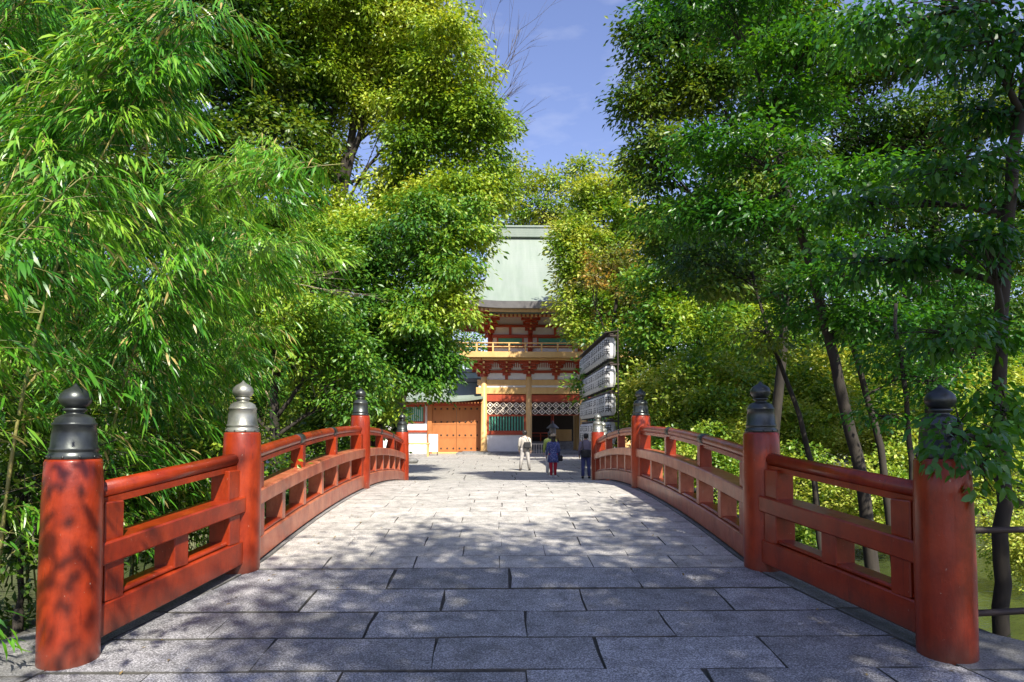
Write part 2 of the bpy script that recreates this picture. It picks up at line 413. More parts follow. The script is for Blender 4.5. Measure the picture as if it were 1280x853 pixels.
def row(y0, y1, width, off, mat, hj):
    g = 0.003; gy = 0.009 if y1 < 6.2 else 0.004; wl0, wl1 = half_w(y0), half_w(y1)
    x = AX-3.2+off; cuts = []
    while x < AX+3.4:
        cuts.append(x+random.uniform(-.05, .05)); x += width
    w = min(wl0, wl1)
    cuts = [c for c in cuts if AX-w+0.28 < c < AX+w-0.28]
    b = [None]+cuts+[None]
    for i in range(len(b)-1):
        l0 = AX-wl0 if b[i] is None else b[i]+g; l1 = AX-wl1 if b[i] is None else b[i]+g+random.uniform(-.01, .01)
        r0 = AX+wl0 if b[i+1] is None else b[i+1]-g; r1 = AX+wl1 if b[i+1] is None else b[i+1]-g+random.uniform(-.01, .01)
        slab(y0+gy, y1-gy, l0, l1, r0, r1, mat, random.uniform(-hj, hj), 0.012 if y1 < 6.2 else .003)
near_edges = [6.16, 5.60, 5.08, 4.57, 4.05, 3.52, 2.98, 2.4, 1.8]
for i in range(len(near_edges)-1):
    row(near_edges[i+1], near_edges[i], 1.06, 0.53*(i % 2)+0.12, M['slab'], 0.004)
y = 6.17; i = 0
while y < 17.0:
    d = 0.365+random.uniform(-.012, .012)
    row(y, min(y+d, 17.1), 0.80, 0.4*(i % 2)+random.uniform(-.04, .04), M['deckslab'], 0.0015); y += d; i += 1
# kerb strips between paving and railing, cut in lengths
for s_ in (-1, 1):
    yb = [1.8, 2.9, 4.0, 5.1, 6.16, 7.2, 8.3, 9.4, 10.5, 11.6, 12.7, 13.8, 14.9, 16.0, 17.1, 18.3, 19.4]
    for a, b in zip(yb[:-1], yb[1:]):
        ia, ib = half_w(a)+.012, half_w(b)+.012
        wa, wb = 0.36 if a > 5 else 1.05, 0.36 if b > 5 else 1.05
        if s_ > 0: slab(a+.008, b-.008, AX+ia, AX+ib, AX+ia+wa, AX+ib+wb, M['kerb'], 0.002)
        else: slab(a+.008, b-.008, AX-ia-wa, AX-ib-wb, AX-ia, AX-ib, M['kerb'], 0.002)
y = 17.1; i = 0
while y < 19.3:
    row(y, y+0.44, 1.0, .5*(i % 2), M['plaza'], .002); y += .44; i += 1
approach = MB().box(AX-3.9, AX+3.9, -14, 1.78, -0.6, -0.37).build('path', M['slab']); approach['kind'] = 'structure'

# ---- posts with onion finials
def post_mesh():
    mb = MB()
    mb.lathe([(0.172, -0.08), (0.176, 0.0), (0.178, 0.5), (0.172, 1.0), (0.164, 1.20), (0.156, 1.215)], 32)
    return mb.mesh('post_shaft')
def cap_mesh():
    prof = [(0.158, 1.245), (0.162, 1.25), (0.162, 1.275), (0.15, 1.285), (0.15, 1.30), (0.155, 1.305), (0.155, 1.32), (0.146, 1.33),
            (0.140, 1.42), (0.133, 1.47), (0.140, 1.475), (0.140, 1.488), (0.130, 1.495), (0.118, 1.525), (0.085, 1.545), (0.06, 1.552),
            (0.056, 1.565), (0.075, 1.575), (0.078, 1.585), (0.062, 1.597)]
    return MB().lathe(prof, 32).mesh('finial_collar')
def bud_mesh():
    prof = [(0.060, 1.592), (0.086, 1.606), (0.104, 1.630), (0.106, 1.650), (0.096, 1.675), (0.070, 1.697), (0.036, 1.712), (0.018, 1.724), (0.006, 1.738)]
    return MB().lathe(prof, 32).mesh('finial_bud')
PM, CM, BM = post_mesh(), cap_mesh(), bud_mesh()
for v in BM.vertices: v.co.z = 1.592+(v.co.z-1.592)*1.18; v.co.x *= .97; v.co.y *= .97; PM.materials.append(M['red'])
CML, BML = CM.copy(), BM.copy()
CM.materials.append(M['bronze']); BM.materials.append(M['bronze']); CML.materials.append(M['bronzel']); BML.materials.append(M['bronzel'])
studs = MB()
for k in range(10):
    w = 2*math.pi*k/10; studs.lathe([(0.009, 0), (0.009, 0.006), (0.003, 0.01)], 6, M=Matrix.Translation((math.cos(w)*0.161, math.sin(w)*0.161, 1.262)) @ Matrix.Rotation(w, 4, 'Z') @ Matrix.Rotation(R(90), 4, 'Y'))
SM = studs.mesh('stud_ring')
for me_ in (CM, BM, CML, BML, SM):
    for v in me_.vertices: v.co.x *= .87; v.co.y *= .87; v.co.z = 1.215+(v.co.z-1.245)*.90
for v in PM.vertices: v.co.x *= .95; v.co.y *= .95
SM.materials.append(M['bronze'])
posts = []
def post(x, y, light, label, s=1.0):
    t = empty('railing_post', (x, y, deck_z(y)), label, 'post', 'railing posts of the bridge')
    t.scale = (s, s, 1)
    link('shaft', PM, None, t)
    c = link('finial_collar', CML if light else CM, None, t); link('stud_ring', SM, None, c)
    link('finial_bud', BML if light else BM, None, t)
    t.rotation_euler[2] = random.random()*6
    posts.append(t); return t
PY = [4.25, 6.17, 11.5, 16.85, 18.8]
PX = [2.75, 2.35, 2.37, 2.42, 2.85]
post(AX-2.66, PY[0], 0, 'nearest vermilion post on the left railing, dappled with leaf shadows')
post(AX-PX[1], PY[1], 1, 'second post of the left railing, bright orange under a pale weathered bronze finial')
post(AX-PX[2], PY[2], 0, 'post at the crown of the arch on the left railing')
post(AX-PX[3], PY[3], 0, 'far left railing post with dark finial in front of the green window')
post(AX-PX[4], PY[4], 0, 'last left railing post, on the plaza side behind the far rail')
post(AX+PX[0], PY[0], 0, 'nearest post on the right railing with leaves hanging over its finial')
post(AX+PX[1], PY[1], 0, 'second post of the right railing, dark bronze finial, in shade')
post(AX+PX[2], PY[2], 0, 'post at the crown of the arch on the right railing')
post(AX+PX[3], PY[3], 1, 'far right railing post, sunlit orange with pale finial below the lanterns')
post(AX+PX[4], PY[4], 1, 'last right railing post, finial peeping over the far rail by the lantern rack')

# ---- railing bays
def bay(a, b, label, balusters, uppers, arch=True, s=1):
    """a, b: (x, y) of post centres; curved members follow the deck"""
    t = empty('railing', (0, 0, 0), label, 'railing', 'railing bays of the bridge')
    A = Vector((a[0], a[1], 0)); B = Vector((b[0], b[1], 0)); d = (B-A).normalized(); side = Vector((d.y, -d.x, 0))
    L = (B-A).length
    def P(u, z): # u metres from a
        q = A+d*u; zz = deck_z(q.y) if arch else deck_z(A.y)+(deck_z(B.y)-deck_z(A.y))*u/L
        return Vector((q.x, q.y, zz+z))
    n = 22 if arch else 2
    us = np.linspace(0.10, L-0.10, n)
    def beam(name, z0, z1, hw, mat, ch=0.012, us=us):
        mb = MB()
        mb.sweep([(P(u, 0), side) for u in us], [(-hw+ch, z0), (hw-ch, z0), (hw, z0+ch), (hw, z1-ch), (hw-ch, z1), (-hw+ch, z1), (-hw, z1-ch), (-hw, z0+ch)])
        return mb.build(name, mat, t)
    off = 0.0 if arch else 0.06
    beam('bottom_beam', 0.015+off, 0.225+off, 0.10, M['red'] if not arch else M['railsheen'])
    beam('sill_strip', 0.227+off, 0.262+off, 0.075, M['red'])
    beam('middle_rail', 0.525, 0.668, 0.115, M['red'] if not arch else M['railsheen'])
    # handrail: round bar on a flat strip
    mb = MB(); mb.tube([P(u, 0.985) for u in np.linspace(0.1, L-0.1, n)], 0.058, 14); mb.build('handrail', M['red'], t)
    mb = MB(); mb.sweep([(P(u, 0), side) for u in us], [(-.045, .895), (.045, .895), (.045, .94), (-.045, .94)]); mb.build('handrail_strip', M['red'], t)
    def upright(name, u, z0, z1, w, dep, mat):
        c = P(u, 0); Mx = Matrix(((side.x, d.x, 0, c.x), (side.y, d.y, 0, c.y), (0, 0, 1, c.z), (0, 0, 0, 1)))
        return MB().bbox(-dep, dep, -w, w, z0, z1, 0.008, M=Mx).build(name, mat, t)
    for u in balusters:
        upright('baluster', u, 0.26+off-0.03, 0.55, 0.055 if arch else 0.085, 0.085, M['railsheen'] if arch else M['red'])
    for u in uppers:
        upright('rail_block', u, 0.64, 0.915, 0.06, 0.07, M['red'])
        if arch:
            q0, q1 = P(u-.09, .985), P(u+.09, .985)
            MB().tube([q0, q1], 0.064, 14).build('rail_sleeve', M['bronze'], t)
    for u in (0.26, L-0.26):
        upright('end_stile', u, 0.24+off-0.02, 0.55, 0.085, 0.095, M['red'])
        upright('end_block', u, 0.64, 0.91, 0.085, 0.085, M['red'])
    return t
names = {-1: 'left', 1: 'right'}
for s_ in (-1, 1):
    nm = names[s_]
    p = [(AX+s_*(PX[i] if (i or s_ > 0) else 2.66), PY[i]) for i in range(5)]
    bay(p[0], p[1], 'straight flared railing bay nearest the viewer on the %s' % nm, [0.97], [], False)
    bay(p[1], p[2], 'long curved railing bay rising to the crown of the arch on the %s' % nm, [0.96, 1.74, 2.54, 3.34, 4.2], [1.74, 3.34])
    bay(p[2], p[3], 'curved railing bay falling away beyond the crown on the %s' % nm, [1.1, 1.95, 2.75, 3.55, 4.35], [1.95, 3.55])
    bay(p[3], p[4], 'short far railing bay flaring onto the plaza on the %s' % nm, [1.0], [], False)

# dark iron fence on the right bank beside the nearest post
t = empty('bank_fence', (3.1, 4.35, -0.45), 'low dark fence of two bars running off beside the nearest right post', 'fence')
t.location = (0, 0, 0)
for zz in (0.60, 0.06):
    MB().tube([(3.0, 4.42, zz+.02), (3.9, 4.62, zz), (5.2, 4.9, zz-.02), (7.5, 5.3, zz-.05)], 0.022, 8).build('bar', M['dark'], t)
for xx in (3.02, 3.62, 4.9, 6.4): MB().tube([(xx, 4.42+(xx-3)*.2, -0.9), (xx, 4.42+(xx-3)*.2, 0.72)], 0.024, 8).build('stake', M['barkd'], t)

#==FOLIAGE==
# ------------------------------------------------------------------ leaves
def unit(a): return a/np.maximum(np.linalg.norm(a, axis=1, keepdims=True), 1e-9)
def leaf_mesh(name, P, D, Nn, Ln, Wd, mat, curve=0.0):
    """P base, D direction, Nn normal, Ln length, Wd half width. Each leaf: four points folded along the rib (or a 6-point drooping blade)."""
    D = unit(D); Sd = unit(np.cross(D, Nn)); Nn = np.cross(Sd, D)
    n = len(P); Ln = Ln[:, None]; Wd = Wd[:, None]
    if curve == 0:
        V = np.stack([P, P+D*Ln*.45+Sd*Wd+Nn*Wd*.35, P+D*Ln, P+D*Ln*.45-Sd*Wd+Nn*Wd*.35], 1)
        idx = np.array([[0, 1, 2], [0, 2, 3]]); nv = 4
    else:
        G = np.array([[0, 0, -1.0]])
        V = np.stack([P, P+D*Ln*.3+Sd*Wd+Nn*Wd*.3+G*Ln*curve*.06, P+D*Ln*.3-Sd*Wd+Nn*Wd*.3+G*Ln*curve*.06,
                      P+D*Ln*.66+Sd*Wd*.75+G*Ln*curve*.3, P+D*Ln*.66-Sd*Wd*.75+G*Ln*curve*.3, P+D*Ln*.93+G*Ln*curve*.72], 1)
        idx = np.array([[0, 1, 2], [1, 3, 2], [2, 3, 4], [3, 5, 4]]); nv = 6
    me = bpy.data.meshes.new(name)
    F = (np.arange(n)[:, None, None]*nv+idx[None]).reshape(-1, 3)
    me.vertices.add(n*nv); me.vertices.foreach_set('co', V.reshape(-1).astype(np.float32))
    m = len(F); me.loops.add(m*3); me.loops.foreach_set('vertex_index', F.reshape(-1).astype(np.int32))
    me.polygons.add(m); me.polygons.foreach_set('loop_start', np.arange(0, m*3, 3, dtype=np.int32))
    try: me.polygons.foreach_set('loop_total', np.full(m, 3, dtype=np.int32))
    except Exception: pass
    me.update(calc_edges=True); me.materials.append(mat)
    return me
TRI = [0]
def clump_centres(blobs, dens, shell=0.5, cluster=True):
    C = []; O = []
    for (c, r) in blobs:
        r = np.array(r if hasattr(r, '__len__') else (r, r, r*.8), float)
        n = max(6, int(dens*(r[0]*r[1]+r[1]*r[2]+r[0]*r[2])/3*4))
        d = unit(rng.normal(size=(n, 3)))
        ph = rng.uniform(0, 6, 6)
        lump = 1+0.16*np.sin(d[:, 0]*5+ph[0])*np.sin(d[:, 2]*6+ph[1])+0.12*np.sin(d[:, 1]*9+ph[2]+d[:, 2]*7)
        rr = (shell+(1-shell)*rng.random(n)**0.7)*lump
        if cluster and len(d) > 60:
            m = max(7, int(n/26)); sd = unit(rng.normal(size=(m, 3))); sd[:, 2] = sd[:, 2]*.9+.1
            sc = np.array(c)+sd*r*rng.uniform(.45, .95, m)[:, None]; sr = rng.uniform(.34, .54, m)[:, None]*r*np.array([1, 1, .8])
            k = rng.integers(0, m, n); dd = d.copy(); dd[:, 2] = np.abs(dd[:, 2])*1.1-.25
            q = sc[k]+dd*sr[k]*rng.uniform(.75, 1.05, n)[:, None]; loose = rng.random(n) < .38
            q[loose] = (np.array(c)+d*rr[:, None]*r)[loose]
            C.append(q); O.append(unit(dd+.4*sd[k]))
        else: C.append(np.array(c)+d*rr[:, None]*r); O.append(d)
    return np.concatenate(C), np.concatenate(O)
def leaves_from(C, O, per, cr, ll, lw, droop=0.5, flat=0.45):
    n = len(C); k = per
    a = rng.normal(size=(n, k, 3))*np.array([1, 1, flat])*cr*0.55
    P = (C[:, None]+a).reshape(-1, 3)
    D = unit(a.reshape(-1, 3)+0.35*cr*np.repeat(O, k, 0)+rng.normal(size=(n*k, 3))*cr*.35)
    D[:, 2] -= droop*rng.uniform(.3, 1.4, n*k)
    Nn = rng.normal(size=(n*k, 3))*.55+np.array([0, 0, 1.0])+0.25*np.repeat(O, k, 0)
    L = ll*rng.uniform(.6, 1.25, n*k); Wd = lw*rng.uniform(.7, 1.2, n*k)
    return P, D, Nn, L, Wd
def limb(mb, a, b, r0, r1, n=6, wob=0.08, seg=8):
    a = Vector(a); b = Vector(b); L = (b-a).length; pts = []; rad = []
    off = Vector((random.uniform(-1, 1), random.uniform(-1, 1), random.uniform(-.2, .6)))*wob*L
    for i in range(seg):
        t = i/(seg-1); p = a.lerp(b, t)+off*math.sin(t*math.pi)+Vector((random.uniform(-1, 1), random.uniform(-1, 1), 0))*wob*.12*L*(0 < i < seg-1)
        pts.append(p); rad.append(r0+(r1-r0)*t**.8)
    mb.tube(pts, rad, n); return pts
def tree(name, label, base, top, r0, blobs, leaf, mat, dens=9, per=26, cr=0.34, droop=0.5, group='trees round the bridge', bark='barkd',
         fork=0.35, shell=0.45, twigs=10, lean=0.06, cat='tree', flat=.45, single=0, trunk_name='trunk'):
    """base, top: ends of the trunk; blobs: [(centre, radii)] world space"""
    t = empty(name, base, label, cat, group); B = Vector(base); t.location = base
    mb = MB(); tp = limb(mb, (0, 0, -0.3), Vector(top)-B, r0, r0*.45, 10, lean, 12)
    mb.tube([(0, 0, -.3), (0, 0, 0), (0, 0, .35)], [r0*1.6, r0*1.35, r0*1.02], 10)
    C, O = clump_centres(blobs, dens, shell)
    for (c, r) in blobs:
        c = Vector(c)-B; rm = max(r) if hasattr(r, '__len__') else r
        cand = [p for p in tp if p.z < c.z+0.2] or tp
        s = cand[max(int(len(cand)*fork), len(cand)-1-random.randint(0, 4))]
        rb = min(r0*.5, 0.03+0.025*rm)
        bp = limb(mb, s, c, rb, rb*.4, 7, .1, 8)
        for k in range(twigs):
            dd = Vector(unit(rng.normal(size=(1, 3)))[0])*rm*random.uniform(.5, .95); dd.z *= .7
            q = bp[random.randint(3, 7)]; tw = limb(mb, q, c+dd, rb*.35, .006, 4, .1, 5)
            for _ in range(2):
                e = tw[random.randint(1, 3)]; limb(mb, e, e+Vector(unit(rng.normal(size=(1, 3)))[0])*rm*.45, rb*.14, .004, 3, .1, 4)
    mb.build(trunk_name, M[bark], t)
    P, D, Nn, L, Wd = leaves_from(C, O, per, cr, leaf[0], leaf[1], droop, flat)
    P = P-np.array(base)
    me = leaf_mesh('crown', P, D, Nn, L, Wd, M[mat]); TRI[0] += len(P)*2
    link('crown', me, None, t)
    return t
def B3(px, py, Y, r): 
    p = at(px, py, Y); return ((p.x, p.y, p.z), r)
def blobpx(lst):  # (px, py, Y, radius in px horizontally, radius in px vertically)
    o = []
    for (px, py, Y, rx, rz) in lst:
        p = at(px, py, Y); k = Y/FPX; o.append(((p.x, p.y, p.z), (rx*k, (rx+rz)/2*k*.9, rz*k)))
    return o

# ---- left: the tall spring-leaved tree
tree('broadleaf_tree', 'tall spreading tree with yellow-green spring leaves left of the gate', (at(405, 540, 23).x, 23, -.45), tuple(at(460, 100, 23.5)), .26,
     blobpx([(420, 40, 23, 85, 60), (500, 50, 23, 80, 60), (560, 90, 22, 55, 55), (600, 170, 22.5, 48, 60), (520, 150, 23, 60, 40), (420, 110, 23, 50, 45),
             (590, 245, 22, 52, 45), (500, -10, 23, 70, 40), (395, 190, 24, 38, 50), (410, 275, 23, 60, 40), (500, 235, 23, 50, 34), (350, 60, 24, 50, 60), (530, 200, 22.5, 50, 40), (470, 300, 22, 60, 40), (480, 110, 24, 90, 60), (450, 50, 24, 110, 60), (560, 260, 21, 50, 40), (425, 330, 21, 60, 40)]),
     (.18, .042), 'l_young', dens=28, per=36, cr=.40, droop=.9, twigs=9, bark='barkd')
tree('broadleaf_tree', 'rounded tree with drooping green leaves overhanging the left side of the gate', (at(455, 545, 18).x, 18.9, -.45), tuple(at(480, 330, 18.8)), .2,
     blobpx([(535, 290, 18, 60, 50), (560, 350, 18, 45, 45), (592, 290, 18.5, 30, 34), (470, 320, 18.5, 70, 50), (520, 400, 18, 62, 52), (450, 400, 18, 60, 50), (540, 455, 18, 36, 38), (480, 480, 18, 60, 45), (440, 530, 18.5, 50, 36), (500, 430, 19.5, 60, 60), (410, 330, 19, 60, 60)]),
     (.16, .036), 'l_mid', dens=34, per=34, cr=.32, droop=.9, twigs=8)
tree('broadleaf_tree', 'dense dark tree behind the left railing with a brown bare trunk', (at(350, 560, 14).x, 14, -.6), tuple(at(345, 400, 14)), .15,
     blobpx([(350, 400, 13.5, 70, 60), (300, 330, 14, 70, 60), (400, 440, 14, 60, 55), (270, 440, 14, 60, 60), (440, 490, 14, 45, 35), (310, 500, 15.5, 60, 40), (390, 340, 15, 70, 50)]),
     (.12, .028), 'l_mid', dens=36, per=34, cr=.3, droop=.7, twigs=8)
tree('broadleaf_tree', 'tall tree behind the bamboo filling the upper left sky', (at(190, 540, 22).x, 22, -.4), tuple(at(200, 120, 22)), .3,
     blobpx([(280, 60, 22, 100, 90), (160, 90, 22, 100, 90), (60, 120, 22, 110, 100), (340, 190, 22, 80, 70), (220, 220, 21, 100, 80), (90, 270, 21, 110, 90), (300, 300, 22, 90, 60), (150, -30, 22, 110, 80), (300, -40, 22, 90, 60), (350, 130, 23, 60, 60), (20, 40, 22, 90, 80)]),
     (.22, .055), 'l_dark', dens=15, per=30, cr=.5, droop=.6)
# low dark growth behind the left railing
SHR = {}
def shrub(label, px, Y, w, h, mat, leaf=(.07, .02), base_z=-.5, dens=26, per=24, cr=.17, name='shrub', cat='shrub', group='shrubs by the water', droop=.3, zc=None):
    x = at(px, 540, Y).x; z0 = terrain_z(x, Y) if base_z is None else base_z
    bl = [((x+random.uniform(-.35, .35)*w, Y+random.uniform(-.3, .3)*w, z0+h*random.uniform(.35, .75)), (w*.55, w*.5, h*.4)) for _ in range(4)]
    key = (mat, leaf, name); lst = SHR.setdefault(key, [])
    if name == 'bush' and len(lst) >= 2:
        src, w0, h0 = lst[random.randint(0, 1)]; c = copy_tree(src); tag(c, label, cat, group)
        c.location = (x, Y, z0); c.rotation_euler[2] = random.random()*6; c.scale = (w/w0, w/w0, h/h0); return c
    r = tree(name, label, (x, Y, z0), (x, Y, z0+h*.6), .035, bl, leaf, mat, dens=dens, per=per, cr=cr, group=group, bark='barkd', shell=.3, twigs=5, cat=cat, droop=droop)
    lst.append((r, w, h)); return r
shrub('dark leafy shrub behind the near left railing bay', 215, 8.0, 1.6, 2.1, 'l_mid', (.075, .021))
shrub('leafy shrub filling the gap left of the second left post', 130, 7.0, 1.3, 1.9, 'l_dark', (.08, .022))
shrub('broad low shrub behind the curved left railing', 350, 10.8, 1.2, 1.8, 'l_dark', (.085, .024), -.8)
shrub('low shrub under the crown of the left railing', 405, 14.5, 1.3, 1.8, 'l_dark', (.1, .028), -.5)
shrub('bright small-leaved bush behind the second left post', 265, 10.5, 1.6, 2.6, 'l_yellow', (.07, .02))
shrub('shady shrub at the far left edge', 30, 5.6, 1.2, 2.3, 'l_dark', (.07, .02))

shrub('bushy evergreen between the left railing and the tall tree', 400, 20, 2.6, 3.4, 'l_dark', (.17, .045), -.45, dens=14, cr=.3)
shrub('bushy evergreen beside the far left post, touching the plaza', 455, 21.5, 1.7, 3.0, 'l_mid', (.17, .045), -.45, dens=16, cr=.3)
for px, Y, w, h, lab in ((330, 26, 4, 6.5, 'dense growth far behind the brown trunk on the left'), (230, 24, 4, 6.5, 'dense growth far behind the bamboo on the left'), (120, 24, 4.4, 7, 'dense growth far behind the near left post'),
                         (20, 24, 4.4, 7, 'dense growth far behind the left edge'), (410, 33, 4, 8, 'tall evergreen growth behind the white wall of the left wing'), (455, 38, 3.2, 8, 'tall evergreen growth beside the roof of the left wing'), (350, 36, 6, 11, 'high evergreen growth far behind the left trees'), (-60, 20, 5, 9, 'dense growth far out at the left')):
    shrub(lab, px, Y, w, h, 'l_dark', (.24, .07), -.45, dens=7, per=26, cr=.55, name='bush', cat='bush', group='growth far behind on the left')
# ---- bamboo
bleaf = None
def blade_mesh():
    P = np.zeros((1, 3)); me = leaf_mesh('bamboo_blade', P, np.array([[1.0, 0, 0]]), np.array([[0, 0, 1.0]]), np.array([1.0]), np.array([.085]), M['l_bamboo'], curve=.35)
    return me
BLADE = blade_mesh()
def bamboo(label, x, y, z0, h, lean, r=.016, nleaf=1500, singles=0, sc=1.0, start=.25):
    """lean: (dx, dy) of the tip; the culm arches over"""
    t = empty('bamboo', (x, y, z0), label, 'bamboo', 'bamboo stems of the grove')
    mb = MB(); pts = []; rad = []; n = 34
    for i in range(n):
        u = i/(n-1); a = u**2.2
        pts.append(Vector((lean[0]*a, lean[1]*a, h*(u-.22*u**3.2*min(1.2, math.hypot(*lean)/2)))))
        rad.append(r*(1-.8*u)*(1.25 if i % 3 == 0 else 1))
    mb.tube(pts, rad, 7); tw = MB()
    P = []; D = []; Sg = []
    nb = max(8, nleaf//34)
    for b in range(nb):
        i = int((start+(1-start)*random.random()**.8)*(n-1)); p = pts[min(i, n-1)]
        az = random.uniform(0, 2*math.pi); ln = random.uniform(.35, 1.0)*sc*(1.15-.5*i/n)
        d = Vector((math.cos(az), math.sin(az), random.uniform(.1, .8))).normalized()
        q = [p]; 
        for s in range(1, 6):
            d = (d+Vector((0, 0, -.22))).normalized(); q.append(q[-1]+d*ln/5)
        tw.tube(q, [.004, .0035, .003, .002, .0018, .001], 3, cap=False)
        for s in range(1, 6):
            for fan in range(7):
                aa = d.copy(); ang = random.uniform(-1.1, 1.1)
                o_ = Vector((math.cos(az+ang), math.sin(az+ang), random.uniform(-1.7, .1)))
                P.append(q[s]+Vector((random.gauss(0, .03), random.gauss(0, .03), random.gauss(0, .03)))); D.append((d*.5+o_).normalized())
    P = np.array(P); D = np.array(D); n_ = len(P)
    Nn = rng.normal(size=(n_, 3))*.5+np.array([0, 0, 1.0])
    Ln = rng.uniform(.08, .19, n_)*sc; Wd = rng.uniform(.0055, .0105, n_)*sc
    mb.build('culm', M['culm'], t); tw.build('branches', M['culm'], t)
    if singles:
        cl = np.array([-x, -y, CAMZ-z0]); order = np.argsort(np.linalg.norm(P-cl, axis=1)); pick = order[:singles]; rest = order[singles:]
        for j in pick:
            o = bpy.data.objects.new('leaf', BLADE); COL.objects.link(o); o.parent = t
            d = Vector(D[j]); nn = Vector(Nn[j]); sdv = d.cross(nn).normalized(); nn = sdv.cross(d)
            Mx = Matrix(((d.x, -sdv.x, nn.x, 0), (d.y, -sdv.y, nn.y, 0), (d.z, -sdv.z, nn.z, 0), (0, 0, 0, 1)))
            o.matrix_local = Matrix.Translation(P[j]) @ Mx @ Matrix.Diagonal((Ln[j], Ln[j], Ln[j], 1))
    else: rest = np.arange(n_)
    me = leaf_mesh('foliage', P[rest], D[rest], Nn[rest], Ln[rest], Wd[rest], M['l_bamboo'], curve=.35); TRI[0] += len(rest)*4
    o = link('foliage', me, None, t); o['kind'] = 'stuff'
    return t
bamboo('bamboo stem at the far left edge arching in with broad pale leaves', -3.55, 3.9, -.5, 3.9, (.9, .5), nleaf=1500, singles=260, sc=.98)
bamboo('bamboo stem bowing far out over the left railing at the top', -4.4, 5.6, -.5, 5.7, (3.0, .5), nleaf=2400, singles=260)
bamboo('bamboo stem arching low over the second left post', -4.2, 6.6, -.5, 5.0, (2.3, .3), nleaf=2200, singles=220)
spots = [(-3.6, 5.0, 5.6, 1.2, .2), (-4.1, 4.7, 6.4, 1.9, .5), (-4.6, 6.0, 7.2, 2.4, -.4), (-5.2, 5.2, 7.0, 1.7, .4), (-5.0, 7.4, 7.0, 2.6, .6), (-5.9, 6.2, 7.6, 2.0, 0),
         (-3.9, 7.4, 4.6, 1.3, 0), (-4.8, 8.4, 6.4, 2.3, .3), (-6.3, 7.6, 8.0, 2.4, .5), (-6.8, 5.6, 7.4, 1.6, .6), (-4.2, 9.0, 5.2, 1.5, .3), (-5.6, 9.4, 7.6, 2.5, 0),
         (-3.5, 6.0, 3.6, .8, -.3), (-4.9, 4.4, 5.0, 1.0, .2), (-7.4, 8.8, 8.6, 2.2, .4), (-3.7, 8.2, 3.4, .7, .2)]
for i, (x, y, h, dx, dy) in enumerate(spots):
    bamboo('leafy bamboo stem crowded in the grove at the left', x, y, -.5, h, (dx, dy), nleaf=3600, singles=0, start=.12 if i % 3 == 0 else .34)
# thin stems low down, browned
tt = MB()
for k in range(90):
    x = random.uniform(-6.5, -3.25); y = random.uniform(3.9, 9.5)
    p0 = Vector((x, y, -.6)); h = random.uniform(1.5, 3.4)
    limb(tt, p0, p0+Vector((random.uniform(-.4, .5), random.uniform(-.3, .3), h)), .009, .004, 5, .03, 5)
o = tt.build('dry_stems', M['culm']); tag(o, 'thicket of thin yellowish stems under the bamboo leaves', 'undergrowth', kind='stuff')

# bare pale branches reaching in from the left over the dark leaves
def twiggery(mb, p, d, L, r, depth, spread=.5):
    q = limb(mb, p, p+d*L, r, r*.55, 5 if depth > 1 else 3, .05, 6)
    if depth == 0: return
    for k in range(3 if depth > 1 else 4):
        s = q[random.randint(2, 5)]
        dd = (d+Vector((random.uniform(-1, 1), random.uniform(-1, 1), random.uniform(-.8, .8)))*spread).normalized()
        twiggery(mb, s, dd, L*random.uniform(.5, .75), r*.5, depth-1, spread)
base = at(215, 560, 10.5); root = at(232, 336, 10.5)
t = empty('bare_shrub', (base.x, 10.5, -.6), 'leafless pale branches reaching right across the dark leaves on the left', 'bare shrub')
mb = MB(); B_ = Vector((base.x, 10.5, -.6))
limb(mb, (0, 0, -.2), root-B_, .03, .018, 6, .05, 8); mb.build('stem', M['twig'], t)
mb = MB()
twiggery(mb, root-B_, (at(450, 312, 10.2)-root).normalized(), 1.5, .014, 3, .33)
twiggery(mb, root-B_, (at(450, 368, 10.6)-root).normalized(), 1.5, .014, 3, .3)
mb.build('branches', M['twig'], t)

# leafless tree against the sky behind the tall tree
p0 = at(480, 545, 34); t = empty('bare_tree', (p0.x, 34, -.4), 'leafless tree whose twigs show against the sky beside the tall left tree', 'tree')
mb = MB(); B_ = Vector((p0.x, 34, -.4)); tp = at(592, 170, 34)-B_
limb(mb, (0, 0, -.3), tp, .22, .09, 8, .03, 10); mb.build('trunk', M['bark'], t)
mb = MB()
for (px, py) in ((625, 75), (640, 150), (610, 20), (590, 60), (560, 10), (632, 110)):
    s = tp+Vector((0, 0, random.uniform(-2, 0))); e = at(px, py, 34)-B_
    twiggery(mb, s, (e-s).normalized(), (e-s).length*.75, .05, 3, .4)
mb.build('branches', M['bark'], t)

# ---- behind the gate
tree('broadleaf_tree', 'airy yellow-green tree rising behind the gate roof', (at(690, 540, 70).x, 70, -.4), tuple(at(690, 260, 70)), .4,
     blobpx([(650, 235, 70, 22, 20), (690, 225, 70, 26, 18), (730, 215, 70, 20, 22), (670, 262, 70, 30, 18), (720, 262, 70, 30, 22), (645, 205, 72, 14, 14), (700, 285, 71, 40, 20), (640, 275, 71, 22, 22), (755, 245, 70, 25, 30)]),
     (.42, .11), 'l_yellow', dens=3.4, per=28, cr=1.0, droop=.5, bark='barkd', twigs=7)
tree('broadleaf_tree', 'wide green tree far behind the low left roof', (at(560, 540, 64).x, 66, -.4), tuple(at(560, 380, 66)), .4,
     blobpx([(560, 400, 66, 50, 50), (520, 430, 66, 45, 50), (590, 340, 67, 40, 45), (480, 400, 66, 50, 60), (590, 420, 66, 36, 40), (560, 450, 66, 40, 30)]), (.42, .11), 'l_mid', dens=1.4, per=22, cr=1.0)
